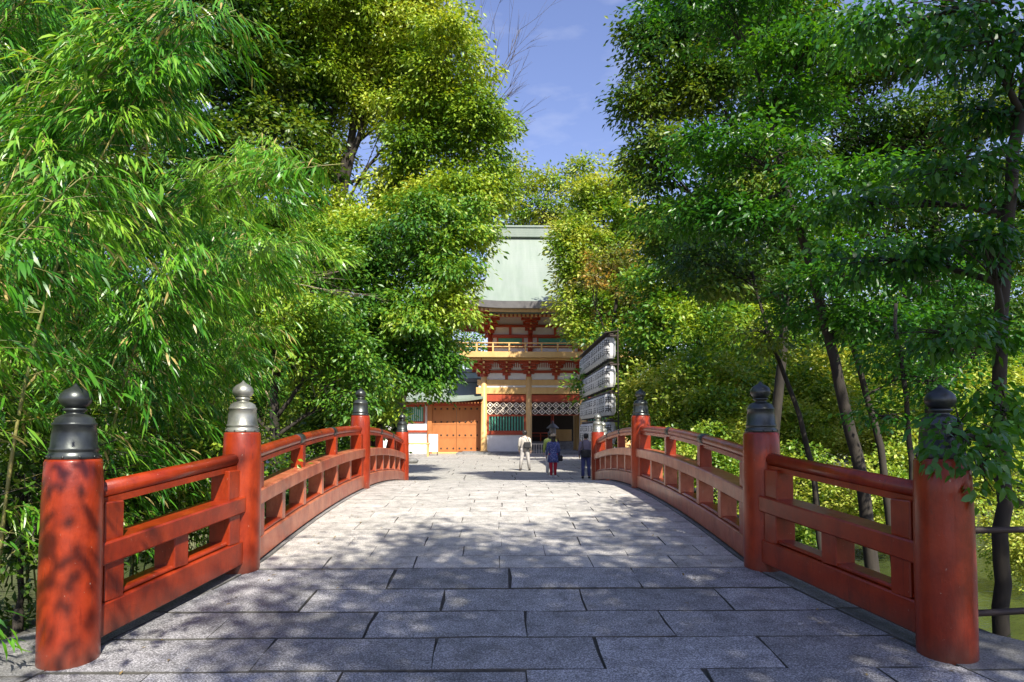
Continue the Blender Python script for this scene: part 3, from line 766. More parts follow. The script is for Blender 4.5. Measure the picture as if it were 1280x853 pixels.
tree('broadleaf_tree', 'olive green tree standing right of the gate roof', (at(760, 540, 42).x, 42, -.4), tuple(at(757, 300, 42)), .34,
     blobpx([(750, 290, 41, 46, 40), (725, 330, 40, 34, 34), (775, 250, 42, 38, 40), (760, 340, 40, 50, 36), (715, 385, 40, 24, 30), (750, 395, 40, 44, 34), (800, 330, 41, 50, 60), (735, 420, 40, 34, 20), (800, 400, 40, 48, 40), (716, 300, 40, 24, 32), (714, 348, 40, 20, 24), (740, 250, 42, 30, 30)]),
     (.27, .08), 'l_yellow', dens=9, per=30, cr=.62, droop=.45)
tree('broadleaf_tree', 'small orange-tinged tree in front of the olive tree by the gate roof', (at(775, 545, 33).x, 33, -.4), tuple(at(775, 340, 33)), .16,
     blobpx([(760, 325, 33, 34, 18), (790, 318, 33, 28, 16), (740, 350, 33, 26, 12), (790, 360, 33, 34, 24)]),
     (.2, .06), 'l_rust', dens=7, per=26, cr=.45, droop=.3, flat=.3)

# ---- right bank, sunlit growth beyond the pond
blobs_spec = [(850, 455, 27, 'yellow-green bush right of the lantern rack', 'l_yellow', 3.4, 5.2), (865, 500, 24, 'leafy bush behind the curved right railing', 'l_yellow', 3.4, 4.6),
              (930, 480, 27, 'tall pale bush across the pond behind the second right post', 'l_mid', 4.2, 6.0), (1010, 500, 26, 'sunny bush across the pond right of the second right post', 'l_yellow', 3.8, 5.0),
              (1090, 500, 28, 'light green bush across the pond behind the slender trunks', 'l_yellow', 4.2, 5.6), (1180, 490, 27, 'pale bush across the pond behind the nearest right post', 'l_yellow', 4.0, 5.4),
              (1260, 500, 27, 'bush across the pond at the right edge', 'l_mid', 4.2, 5.8), (835, 430, 33, 'tall tree-like bush beyond the railing near the lanterns', 'l_mid', 5, 8.5),
              (1140, 430, 36, 'big yellow-green bush far behind the pond', 'l_yellow', 5.5, 10), (1000, 420, 36, 'big green bush far behind the pond left of the trunks', 'l_mid', 5.5, 10.5), (1290, 430, 36, 'tall green growth far behind the pond at the right', 'l_mid', 5.5, 11), (920, 400, 38, 'tall round-topped growth right of the rack', 'l_yellow', 5.5, 12)]
for (px, py, Y, lab, mt, w, h) in blobs_spec:
    shrub(lab, px, Y, w, h, mt, (.19, .05) if Y < 30 else (.26, .07), -.5, dens=9 if Y < 30 else 4.5, per=24, cr=.42 if Y < 30 else .7, name='bush', cat='bush', group='bushes beyond the pond')
for px, Y, w, h, lab in ((900, 22.5, 2.4, 2.8, 'low bush on the far bank behind the second right post'), (990, 23, 2.4, 3.0, 'low bush on the far bank left of the slender trunks'), (1075, 22.5, 2.4, 2.8, 'low bush on the far bank behind the slender trunks'),
                         (1160, 23.5, 2.6, 3.2, 'low bush on the far bank left of the nearest right post'), (1250, 23, 2.6, 3.2, 'low bush on the far bank at the right edge'), (1330, 22, 2.6, 3.2, 'low bush on the far bank beyond the right edge')):
    shrub(lab, px, Y, w, h, 'l_yellow', (.19, .05), -.7, name='bush', cat='bush', group='low bushes on the far bank')
for px, Y, w, h, lab in ((1000, 16.5, 1.7, 2.6, 'leafy waterside bush right behind the second right post'), (1080, 15, 1.6, 2.3, 'waterside bush behind the thickest slender trunk'), (1150, 17, 2.0, 3.0, 'waterside bush left of the nearest right post'),
                         (1290, 11.5, 1.1, 1.5, 'leafy waterside bush at the right edge by the low dark fence'), (1230, 19, 2.2, 3.4, 'waterside bush far out right of the nearest right post'), (935, 17.5, 1.5, 2.5, 'waterside bush left of the second right post')):
    shrub(lab, px, Y, w, h, 'l_yellow', (.10, .03), -1.7, dens=20, per=26, cr=.24, name='bush', cat='bush', group='bushes along the near waterside')
for i, (px, Y, w, h, lab) in enumerate([(880, 18.5, 1.8, 1.8, 'low shrub at the foot of the curved right railing'), (990, 14.0, 1.3, 1.2, 'small shrub seen through the near right railing'), (868, 21.5, 1.8, 2.2, 'round shrub beside the far right post')]):
    shrub(lab, px, Y, w, h, 'l_yellow', (.12, .035), -.6 if Y > 15 else -1.5)

# ---- right: slender trunks on the bank and the big shady tree
def stem(name, label, pts, r0, r1, blobs, leaf, mat, bark='barkd', dens=9, per=24, cr=.3, extra=14, **kw):
    """pts: world points of a leaning trunk"""
    B = Vector(pts[0]); t = empty(name, pts[0], label, 'tree', 'trees round the bridge')
    mb = MB(); P = [Vector(p)-B for p in pts]
    fine = []
    for i in range(len(P)-1):
        for k in range(4): fine.append(P[i].lerp(P[i+1], k/4)+Vector((random.gauss(0, .012), random.gauss(0, .012), 0)))
    fine.append(P[-1]); n = len(fine)
    mb.tube(fine, [r0*(1.35 if i == 0 else 1)+(r1-r0)*i/(n-1) for i in range(n)], 10)
    C, O = clump_centres(blobs, dens, .2, kw.get('cluster', True))
    for (c, r) in blobs:
        c = Vector(c)-B; rm = max(r)
        s = min(fine[n//3:], key=lambda q: (q-c).length+random.random()*.6)
        bp = limb(mb, s, c, r1*.8, r1*.35, 6, .08, 7)
        for k in range(extra):
            dd = Vector(unit(rng.normal(size=(1, 3)))[0])*random.uniform(.4, .95); dd = Vector((dd.x*r[0], dd.y*r[1], dd.z*r[2]))
            limb(mb, bp[random.randint(2, 6)], c+dd, .011, .003, 4, .08, 5)
    mb.build('trunk', M[bark], t)
    Pp, D, Nn, L, Wd = leaves_from(C, O, per, cr, leaf[0], leaf[1], kw.get('droop', .6), kw.get('flat', .4))
    sg = kw.get('singles', 0); Pp = Pp-np.array(pts[0])
    if sg:
        cl = np.array([0, 0, CAMZ])-np.array(pts[0]); vis = Pp+np.array(pts[0])
        infr = (vis[:, 1] > 2.0) & (np.abs(vis[:, 0]/np.maximum(vis[:, 1], .1)) < .76) & ((vis[:, 2]-CAMZ)/np.maximum(vis[:, 1], .1) < .62)
        dist = np.linalg.norm(Pp-cl, axis=1)+np.where(infr, 0, 100); order = np.argsort(dist); pick, rest = order[:sg], order[sg:]
        LM = leaf_mesh('broad_leaf', np.zeros((1, 3)), np.array([[1.0, 0, 0]]), np.array([[0, 0, 1.0]]), np.array([1.0]), np.array([leaf[1]/leaf[0]]), M[mat], curve=.2)
        D = unit(D)
        for j in pick:
            o = bpy.data.objects.new('leaf', LM); COL.objects.link(o); o.parent = t
            d = Vector(D[j]); nn = Vector(Nn[j]); sdv = d.cross(nn).normalized(); nn = sdv.cross(d)
            Mx = Matrix(((d.x, -sdv.x, nn.x, 0), (d.y, -sdv.y, nn.y, 0), (d.z, -sdv.z, nn.z, 0), (0, 0, 0, 1)))
            o.matrix_local = Matrix.Translation(Pp[j]) @ Mx @ Matrix.Diagonal((L[j], L[j], L[j], 1))
        Pp, D, Nn, L, Wd = Pp[rest], D[rest], Nn[rest], L[rest], Wd[rest]
    me = leaf_mesh('crown', Pp, D, Nn, L, Wd, M[mat], curve=.25 if kw.get('fine') else 0); TRI[0] += len(Pp)*(4 if kw.get('fine') else 2)
    link('crown', me, None, t); return t
def W3(px, py, Y): p = at(px, py, Y); return (p.x, p.y, p.z)
# main leaning trunk
stem('slender_tree', 'dark leaning trunk crossing behind the near right railing, the thickest of the slender trees',
     [(at(1092, 600, 9.6).x, 9.6, -1.3), W3(1078, 600, 9.6), W3(1050, 480, 9.6), W3(1020, 360, 9.7), W3(985, 240, 9.8), W3(960, 140, 10)], .10, .04,
     blobpx([(930, 190, 9.5, 110, 26), (980, 130, 10, 80, 26), (1080, 400, 9.5, 80, 26), (1010, 60, 9.5, 110, 34), (980, 275, 9.5, 110, 28), (880, 270, 10, 80, 30), (1060, 345, 9, 90, 22), (900, 20, 10, 110, 40), (1060, 215, 9, 90, 20)]),
     (.115, .026), 'l_near', dens=42, per=30, cr=.25)
stem('slender_tree', 'second dark trunk just right of the thickest slender trunk',
     [(at(1120, 600, 10.4).x, 10.4, -1.4), W3(1100, 560, 10.4), W3(1065, 430, 10.5), W3(1035, 330, 10.6)], .065, .028,
     blobpx([(1060, 330, 10.4, 80, 40), (1120, 400, 10.4, 80, 30), (1000, 390, 10.6, 60, 30), (1180, 350, 10.4, 80, 30), (1150, 460, 10.4, 70, 26)]), (.11, .025), 'l_near', dens=32, per=28, cr=.27)
stem('slender_tree', 'thin forked trunk left of the thickest slender trunk',
     [(at(1030, 600, 11.5).x, 11.5, -1.5), W3(1018, 600, 11.5), W3(1000, 520, 11.5), W3(965, 430, 11.8), W3(940, 340, 12)], .06, .025,
     blobpx([(930, 350, 12, 80, 50), (880, 330, 12, 60, 50), (960, 420, 11.6, 60, 30)]), (.14, .03), 'l_dark', dens=22, per=22, cr=.3)
stem('slender_tree', 'thin straight stem beside the nearest right post railing',
     [(at(1145, 600, 8).x, 8, -1.2), W3(1140, 600, 8), W3(1132, 500, 8), W3(1120, 380, 8.2)], .045, .02,
     blobpx([(1120, 440, 8.2, 70, 30), (1170, 480, 8, 60, 30), (1230, 430, 8, 70, 34), (1100, 520, 8, 40, 24)]), (.09, .022), 'l_near', dens=34, per=24, cr=.22)
# tree at the right edge, beside the nearest post; its boughs hang over the post
stem('broadleaf_tree', 'near tree at the right edge with boughs hanging over the nearest right post',
     [W3(1252, 822, 5.3), W3(1250, 700, 5.3), W3(1256, 560, 5.3), W3(1250, 400, 5.3), W3(1262, 230, 5.3), W3(1290, 60, 5.3), W3(1290, -80, 5.1)], .062, .04,
     blobpx([(1195, 540, 3.95, 46, 42), (1250, 520, 4.6, 50, 70), (1190, 420, 5.0, 90, 30), (1120, 325, 5.4, 110, 24), (1230, 300, 5, 80, 36), (1190, 215, 5.2, 110, 26), (1240, 50, 5, 100, 60), (1080, 255, 6, 90, 18), (1130, 30, 5.6, 120, 40), (1240, 140, 5.4, 70, 30), (1225, 585, 4.1, 26, 40)]),
     (.085, .0185), 'l_near', dens=62, per=22, cr=.16, singles=290, fine=True, droop=.7)
# the big dark evergreen behind
tree('broadleaf_tree', 'large dark evergreen whose crown overhangs the right side of the path', (at(905, 560, 17).x+1.2, 17.5, -.5), tuple(at(930, 100, 17)), .15,
     blobpx([(850, 60, 16, 70, 60), (800, 130, 16, 34, 45), (820, 200, 16, 44, 50), (850, 290, 16.5, 55, 45), (900, 130, 16, 70, 60), (870, 0, 16, 70, 50), (940, 230, 16.5, 70, 60), (900, 340, 17, 60, 40), (830, -50, 16, 60, 40), (980, 40, 16.5, 80, 60), (1000, 330, 17, 70, 50)]),
     (.15, .034), 'l_dark', dens=38, per=36, cr=.36, droop=.8, bark='barkd', twigs=8)
tree('broadleaf_tree', 'bushy dark tree filling the upper right behind the near boughs', (at(1180, 560, 18).x, 18, -1.2), tuple(at(1180, 150, 18)), .28,
     blobpx([(1080, 90, 18, 80, 30), (1190, 60, 18, 90, 34), (1290, 230, 18, 70, 50), (1100, 270, 18, 90, 36), (1210, 310, 18, 90, 30), (1270, 400, 18, 60, 34), (1150, 160, 18, 90, 34), (1040, 170, 18, 70, 34), (1250, 130, 18, 80, 40), (1180, 400, 18, 80, 34), (1080, 400, 18, 60, 30), (1000, 300, 18, 60, 40), (1110, 190, 18.5, 90, 44), (1010, 110, 18.5, 80, 50), (1260, 320, 19, 80, 44), (1180, 240, 19, 80, 40)]),
     (.17, .038), 'l_dark', dens=21, per=32, cr=.42, droop=.7, bark='barkd')
tree('broadleaf_tree', 'tall mid-green tree in the gap between the gate roof and the dark evergreen', (at(860, 540, 30).x, 30, -.5), tuple(at(860, 300, 30)), .25,
     blobpx([(840, 350, 29, 60, 45), (880, 300, 30, 60, 50), (830, 410, 28, 50, 40), (900, 400, 29, 60, 50), (960, 360, 30, 60, 50)]), (.24, .065), 'l_mid', dens=12, per=28, cr=.5)
# boughs over the path behind the camera: they shade the near paving
stem('broadleaf_tree', 'large tree behind the viewer shading the near paving',
     [(4.6, -4.5, -.5), (4.5, -4.4, 3), (4.2, -4.2, 6), (3.6, -4.0, 9)], .3, .12,
     [((3.6, -2.2, 8.2), (2.6, 2.2, 1.3)), ((5.7, -2.6, 8.6), (1.9, 1.6, 1.1)), ((4.9, -.7, 8.7), (1.6, 1.5, .9)), ((2.4, -2.6, 8.6), (1.8, 2.2, 1.0)), ((5.9, 0.2, 8.8), (1.9, 1.8, 1.2)), ((3.7, -5.0, 9.5), (2.4, 2.4, 1.4)), ((2.5, -0.6, 8.4), (2.0, 1.3, .8)), ((6.0, 2.6, 8.2), (1.5, 1.6, 1.0)), ((4.9, -7.5, 9), (2.6, 2.4, 1.4))],
     (.17, .045), 'l_dark', dens=11, per=26, cr=.36, extra=6, cluster=False)
stem('broadleaf_tree', 'second large tree behind the viewer left of the path, boughs added for shade',
     [(-4.8, -5.5, -.5), (-4.7, -5.4, 3), (-4.2, -5.2, 6), (-3.4, -5.0, 9)], .28, .12,
     [((-3.5, .2, 8.6), (1.5, 2.4, 1.2)), ((-5.4, -.6, 8.6), (1.7, 3.0, 1.2)), ((-1.6, 1.3, 3.8), (.8, .9, .35)), ((-4.6, -5.6, 8.2), (2.4, 2.2, 1.3)), ((-1.2, -6.4, 9.6), (2.6, 2.2, 1.2))],  # low bough added out of view to dapple the left post, front crown for shade
     (.11, .028), 'l_dark', dens=12, per=10, cr=.15, extra=5, cluster=False)

n = 170; P = np.empty((n, 3)); P[:, 1] = rng.uniform(3.4, 16, n); sgn = rng.choice([-1, 1], n)
P[:, 0] = AX+sgn*np.array([half_w(b)-abs(rng.normal())*.5 for b in P[:, 1]]); P[:, 2] = [deck_z(b)+.006 for b in P[:, 1]]
D = rng.normal(size=(n, 3)); D[:, 2] = .12
M['litter'] = basic('dry_leaf', (.16, .10, .03), (.34, .26, .10), .7, 9, 0)
o = link('fallen_leaves', leaf_mesh('fallen_leaves', P, D, np.tile([0, 0, 1.], (n, 1)), rng.uniform(.03, .06, n), rng.uniform(.006, .011, n), M['litter']))
tag(o, 'dry fallen leaves scattered along the edges of the stone deck', 'leaf litter', kind='stuff')
# fallen ground cover on the banks
def ground_cover(name, label, xr, yr, n, mat):
    P = np.empty((n, 3)); P[:, 0] = rng.uniform(*xr, n); P[:, 1] = rng.uniform(*yr, n)
    P[:, 2] = [terrain_z(a, b) for a, b in P[:, :2]]; P[:, 2] += rng.uniform(0, .12, n)
    D = rng.normal(size=(n, 3)); D[:, 2] = np.abs(D[:, 2])*.8; Nn = rng.normal(size=(n, 3))*.4+np.array([0, 0, 1.])
    me = leaf_mesh(name, P, D, Nn, rng.uniform(.05, .13, n), rng.uniform(.012, .03, n), M[mat]); TRI[0] += 2*n
    o = link(name, me); tag(o, label, 'ground cover', kind='stuff')
ground_cover('ground_cover', 'low leafy ground cover under the bamboo on the left bank', (-9, -3.15), (2.5, 18), 26000, 'l_dark')
ground_cover('ground_cover', 'low leafy ground cover along the right bank', (3.3, 5.2), (3.6, 20), 9000, 'l_mid')
ground_cover('ground_cover', 'ground cover on the far side of the pond', (6, 26), (21.5, 30), 16000, 'l_mid')
#==GATE==
# ------------------------------------------------------------------ the two-storey gate
GX = at(695, 540, 51).x
gate = empty('shrine_gate', (GX, 51, -.4), 'two-storey vermilion and ochre shrine gate under a pale green roof', 'gate')
CX = [-5.4, -2.04, 2.04, 5.4]
def part(name, mb, mat, parent=gate): return mb.build(name, M[mat], parent)
part('podium', MB().bbox(-7.4, 7.4, -1.5, 6.2, -.2, .14, .03).box(-7.0, 7.0, -1.1, 5.8, .142, .2), 'kerb')
for row_y in (0, 2.3, 4.6):
    for x in CX:
        c = MB().lathe([(.30, .2), (.30, .26), (.235, .28), (.225, 5.75), (.20, 5.80)], 20, c=(x, row_y, 0)); part('column', c, 'gold')
# front wall in the side bays
def lattice(x0, x1, z0, z1, y):
    part('lattice_backing', MB().box(x0, x1, y+.05, y+.08, z0, z1), 'dark')
    mb = MB(); n = max(2, round((x1-x0)/.52)); rows = 2; cw = (x1-x0)/n; ch = (z1-z0)/rows; w = .035
    for i in range(n):
        for j in range(rows):
            cx = x0+(i+.5)*cw; cz = z0+(j+.5)*ch
            pts = [(cx-cw/2, cz), (cx, cz+ch/2), (cx+cw/2, cz), (cx, cz-ch/2)]
            for a, b in zip(pts, pts[1:]+pts[:1]):
                mb.tube([(a[0], y, a[1]), (b[0], y, b[1])], w, 4, smooth=False)
            mb.lathe([(.09, -.03), (.09, .03)], 8, M=Matrix.Translation((cx, y, cz)) @ Matrix.Rotation(R(90), 4, 'X'))
    part('lattice', mb, 'cream')
    part('lattice_frame', MB().box(x0, x1, y-.03, y+.1, z0-.05, z0).box(x0, x1, y-.03, y+.1, z1, z1+.05), 'gred')
for (a, b) in ((0, 1), (2, 3)):
    x0, x1 = CX[a]+.21, CX[b]-.21
    part('wall_panel', MB().box(x0, x1, -.02, .08, .2, 1.43), 'plaster')
    part('sill_beam', MB().bbox(x0, x1, -.09, .12, 1.432, 1.70, .015), 'gred')
    wf = part('window', MB().box(x0+.002, x0+.16, -.04, .1, 1.702, 2.88).box(x1-.16, x1-.002, -.04, .1, 1.702, 2.88).box(x0+.15, x1-.15, -.03, .09, 1.703, 1.75).box(x0+.15, x1-.15, -.03, .09, 2.83, 2.879), 'gred')
    part('window_back', MB().box(x0+.16, x1-.16, .12, .15, 1.702, 2.88), 'dark', wf)
    nb = 13
    for k in range(nb):
        xx = x0+.2+(x1-x0-.4)*k/(nb-1)
        MB().box(xx-.05, xx+.05, 0, .07, 1.703, 2.879).build('window_bar', M['greenw'], wf)
    lattice(x0, x1, 2.95, 3.88, 0)
    part('beam', MB().bbox(x0-.1, x1+.1, -.10, .1, 3.94, 4.44, .02), 'gred')
    # side wall and rear of the side room
    part('wall_panel', MB().box(x0, x1, 2.25, 2.33, .2, 4.4), 'plaster')
xs = CX[1]+.21, CX[2]-.21
lattice(xs[0], xs[1], 2.95, 3.88, 0)
part('beam', MB().bbox(xs[0]-.1, xs[1]+.1, -.10, .1, 3.94, 4.44, .02), 'gred')
for s_ in (-1, 1):
    part('wall_panel', MB().box(s_*2.04-.05, s_*2.04+.05, .25, 2.1, .2, 4.4), 'plaster')
    part('side_wall', MB().box(s_*5.4-.05, s_*5.4+.05, .25, 4.4, .2, 4.4), 'gred')
    mbs = MB()
    for xx in np.linspace(.25, .95, 5): mbs.box(s_*xx-.02, s_*xx+.02, 4.55, 4.6, .2, 2.9)
# the long beams above the columns
part('tie_beam', MB().bbox(-6.0, 6.0, -.13, .13, 4.50, 5.00, .02), 'gold')
part('tie_beam', MB().bbox(-5.9, 5.9, -.10, .10, 5.16, 5.58, .02), 'gold')
part('beam_infill', MB().box(-5.8, 5.8, -.03, .03, 5.001, 5.159), 'plaster')
part('tie_beam', MB().bbox(-5.6, 5.6, 2.2, 2.4, 4.50, 5.00, .02).bbox(-5.6, 5.6, 4.5, 4.7, 4.5, 5.0, .02), 'gred')
part('ceiling', MB().box(-5.3, 5.3, .15, 4.5, 5.05, 5.12), 'dark')
# wall band between columns and balcony
part('wall_panel', MB().box(-5.5, 5.5, .0, .06, 5.582, 7.0), 'plaster')
part('band_beam', MB().box(-5.9, 5.9, -.09, .0, 6.08, 6.28), 'gred')
part('band_beam', MB().box(-6.1, 6.1, -.12, .0, 6.86, 7.0), 'gred')
for a, b in ((0, 1), (1, 2), (2, 3)):   # mid struts and slats of the band
    mx = (CX[a]+CX[b])/2
    part('strut', MB().box(mx-.11, mx+.11, -.1, -.001, 5.582, 6.078).box(mx-.3, mx+.3, -.13, -.001, 5.9, 6.078).box(mx-.08, mx+.08, -.1, -.001, 6.282, 6.858), 'gred')
    sl_ = MB()
    for xx in np.arange(CX[a]+.35, CX[b]-.3, .16): sl_.box(xx-.03, xx+.03, -.05, -.001, 6.5, 6.858)
    part('slats', sl_, 'gred')
# bracket complex, projecting forward in steps
def bracket_mesh(steps, w0=.42):
    mb = MB(); z = 0
    mb.bbox(-.19, .19, -.19, .19, 0, .2, .03)
    for s in range(steps):
        zz = .2+s*.34; y1 = -.35-s*.42
        mb.bbox(-.075, .075, y1-.2, .3, zz, zz+.17, .02)             # arm forward
        L = w0+.16*s
        mb.bbox(-L, L, y1+.32-.07, y1+.32+.07, zz, zz+.17, .02)      # arm across
        mb.bbox(-L*.8, L*.8, y1-.07, y1+.07, zz+.17, zz+.33, .02)
        for xx in (-L+.1, 0, L-.1):
            mb.bbox(xx-.1, xx+.1, y1+.32-.1, y1+.32+.1, zz+.17, zz+.31, .02)
        mb.bbox(-.1, .1, y1-.12, y1+.08, zz+.17, zz+.31, .02)
    return mb.mesh('bracket')
BR = bracket_mesh(3); BR.materials.append(M['gred']); BRg = None
tipm = MB()
for s in range(3): tipm.box(-.07, .07, -.35-s*.42-.235, -.35-s*.42-.202, .21+s*.34, .36+s*.34)
TIP = tipm.mesh('bracket_tip'); TIP.materials.append(M['gold'])
def bracket(x, y, z, rz=0, sc=1.0):
    o = link('bracket', BR, None, gate, (x, y, z)); o.rotation_euler[2] = rz; o.scale = (sc,)*3
    link('bracket_tip', TIP, None, o)
for x in CX: bracket(x, 0, 5.80)
for x in (-3.72, 0, 3.72): bracket(x, 0, 5.95, 0, .85)
for s_ in (-1, 1):
    bracket(s_*5.4, 0, 5.80, s_*R(45), 1.25); bracket(s_*5.4, 2.3, 5.8, s_*R(90)); bracket(s_*5.4, 0, 5.79, s_*R(90))
# balcony
part('balcony_floor', MB().box(-7.1, 7.1, -1.68, 6.2, 7.24, 7.34), 'gold')
part('balcony_edge', MB().bbox(-7.16, 7.16, -1.78, -1.60, 7.08, 7.5, .02).bbox(-7.16, -7.0, -1.60, 6.3, 7.08, 7.5, .02).bbox(7.0, 7.16, -1.60, 6.3, 7.08, 7.5, .02), 'gold')
part('balcony_beam', MB().bbox(-6.7, 6.7, -1.45, -1.25, 6.92, 7.07, .02), 'gold')
rail = MB()
rail.tube([(-7.45, -1.68, 8.13), (7.45, -1.68, 8.13)], .055, 8)
rail.box(-7.2, 7.2, -1.72, -1.65, 7.84, 7.90); 
for s_ in (-1, 1): rail.tube([(s_*7.08, -2.0, 8.15), (s_*7.08, 6.3, 8.15)], .055, 8); rail.box(s_*7.08-.03, s_*7.08+.03, -1.65, 6.2, 7.84, 7.9)
part('balcony_rail', rail, 'gold')
for x in np.linspace(-7.08, 7.08, 13): part('rail_post', MB().box(x-.06, x+.06, -1.73, -1.63, 7.5, 8.1), 'gold')
for x in (-7.08, 7.08):
    for y_ in (.5, 2.6, 4.7): part('rail_post', MB().box(x-.05, x+.05, y_-.05, y_+.05, 7.5, 8.1), 'gold')
# upper storey
UX = [-4.95, -1.9, 1.9, 4.95]; UY = .45
part('upper_wall', MB().box(-5.0, 5.0, UY+.05, UY+3.9, 7.35, 10.6), 'plaster')
for x in UX: part('upper_column', MB().lathe([(.19, 7.34), (.19, 9.15)], 16, c=(x, UY, 0)), 'gred')
for s_ in (-1, 1): part('upper_column', MB().lathe([(.19, 7.34), (.19, 9.15)], 16, c=(s_*4.95, UY+3.9, 0)), 'gred')
part('upper_beam', MB().bbox(-5.3, 5.3, UY-.12, UY+.1, 8.82, 9.05, .02), 'gred')
part('upper_beam', MB().bbox(-5.2, 5.2, UY-.1, UY+.1, 8.06, 8.22, .02), 'gred')
part('upper_beam', MB().bbox(-5.3, 5.3, UY-.1, UY+.1, 9.62, 9.80, .02), 'gred')
for a, b in ((0, 1), (1, 2), (2, 3)):
    x0, x1 = UX[a]+.2, UX[b]-.2
    wf = part('upper_window', MB().box(x0+.3, x0+.42, UY-.06, UY+.06, 8.221, 8.819).box(x1-.42, x1-.3, UY-.06, UY+.06, 8.221, 8.819).box(x0+.41, x1-.41, UY-.05, UY+.05, 8.222, 8.26).box(x0+.41, x1-.41, UY-.05, UY+.05, 8.78, 8.818), 'gred')
    part('pane', MB().box(x0+.42, x1-.42, UY-.01, UY+.02, 8.222, 8.818), 'greenw', wf)
    part('strut', MB().box((x0+x1)/2-.1, (x0+x1)/2+.1, UY-.08, UY+.04, 9.052, 9.618), 'gred')
for x in UX: bracket(x, UY, 9.15, 0, .98)
for s_ in (-1, 1):
    bracket(s_*4.95, UY, 9.16, s_*R(45), 1.3); bracket(s_*4.95, UY, 9.14, s_*R(90), .98); bracket(s_*4.95, UY+3.9, 9.15, s_*R(90), .98)
part('purlin', MB().bbox(-6.7, 6.7, UY-1.45, UY-1.27, 10.17, 10.36, .02).bbox(-6.6, -6.42, UY-1.27, UY+5.2, 10.17, 10.36, .02).bbox(6.42, 6.6, UY-1.27, UY+5.2, 10.17, 10.36, .02), 'gred')
# roof (hip and gable), concave slopes with lifted corners
EW, EF, EB = 7.95, -3.25, 8.0    # half width at the eaves, front and back
RY = 2.35; GW = 5.2
def lift(x, half): return .55*max(0, (abs(x)/half-.45)/.55)**2.2
def slope_pts(nx, nt, sgn):
    V = []
    yf = EF if sgn < 0 else EB
    for j in range(nt+1):
        t = j/nt
        hw = EW+(GW-EW)*min(1, t/.42)
        y = yf+(RY-yf)*t
        z = 10.92+(17.2-10.92)*(0.62*t+0.38*t*t)
        for i in range(nx+1):
            u = -1+2*i/nx; x = u*hw
            V.append((x, y, z+lift(x, EW)*(1-t)**2))
    F = [(j*(nx+1)+i, j*(nx+1)+i+1, (j+1)*(nx+1)+i+1, (j+1)*(nx+1)+i) for j in range(nt) for i in range(nx)]
    return V, F
mb = MB()
for sgn in (-1, 1):
    V, F = slope_pts(28, 20, sgn); mb.add(V, F, True)
for sgn in (-1, 1):   # side skirts
    V = []; nx, nt_ = 16, 8
    for j in range(nt_+1):
        t = j/nt_*.42; hw = EW+(GW-EW)*(t/.42)
        y0, y1 = EF+(RY-EF)*t, EB+(RY-EB)*t; z = 10.92+6.28*(0.62*t+0.38*t*t)
        for i in range(nx+1):
            u = i/nx; y = y0+(y1-y0)*u; V.append((sgn*hw, y, z+lift((u-.5)*2*EW, EW)*(1-t)**2))
    F = [(j*(nx+1)+i, j*(nx+1)+i+1, (j+1)*(nx+1)+i+1, (j+1)*(nx+1)+i) for j in range(nt_) for i in range(nx)]
    mb.add(V, F, True)
part('roof', mb, 'roof')
for sgn in (-1, 1):
    z1 = 10.92+6.28*(0.62*.42+0.38*.42**2)
    y0, y1 = EF+(RY-EF)*.42, EB+(RY-EB)*.42
    gv = []; ts = np.linspace(.44, 1, 9)
    prof_ = [(EF+(RY-EF)*t, 10.92+6.28*(0.62*t+0.38*t*t)-.25) for t in ts]+[(EB+(RY-EB)*t, 10.92+6.28*(0.62*t+0.38*t*t)-.25) for t in ts[::-1][1:]]
    n_ = len(prof_); gv = [(sgn*(GW-.5), a+(.1 if a < RY else -.1), b) for a, b in prof_]+[(sgn*(GW-.6), a+(.1 if a < RY else -.1), b) for a, b in prof_]
    part('gable', MB().add(gv, [tuple(range(n_)), tuple(range(n_, 2*n_))[::-1]]), 'gred')
# thick eave edge
ed = MB()
xs_ = np.linspace(-EW, EW, 33)
def strip(pts, dz0, dz1, inset):
    V = []; 
    for (x, y, z, nx_, ny_) in pts: V += [(x, y, z+dz1), (x-nx_*inset, y-ny_*inset, z+dz0), (x-nx_*1.2, y-ny_*1.2, z+dz0), (x-nx_*.3, y-ny_*.3, z+dz1)]
    F = []
    for i in range(len(pts)-1):
        for k in range(3): F.append((i*4+k, i*4+k+1, (i+1)*4+k+1, (i+1)*4+k))
    ed.add(V, F)
strip([(x, EF-.02, 10.92+lift(x, EW), 0, -1) for x in xs_], -.46, -.003, .22)
for s_ in (-1, 1): strip([(s_*(EW+.02), EF+(EB-EF)*u, 10.92+lift((u-.5)*2*EW, EW), s_, 0) for u in np.linspace(0, 1, 20)], -.46, -.003, .22)
part('eave_edge', ed, 'roofedge')
part('ridge', MB().bbox(-5.5, 5.5, RY-.42, RY+.42, 17.0, 17.18, .03).bbox(-5.35, 5.35, RY-.32, RY+.32, 17.181, 17.75, .03).bbox(-5.6, 5.6, RY-.4, RY+.4, 17.751, 17.95, .05), 'roof')
for s_ in (-1, 1): part('ridge_end', MB().bbox(s_*5.62-.1, s_*5.62+.1, RY-.55, RY+.55, 16.8, 18.1, .06), 'slate')
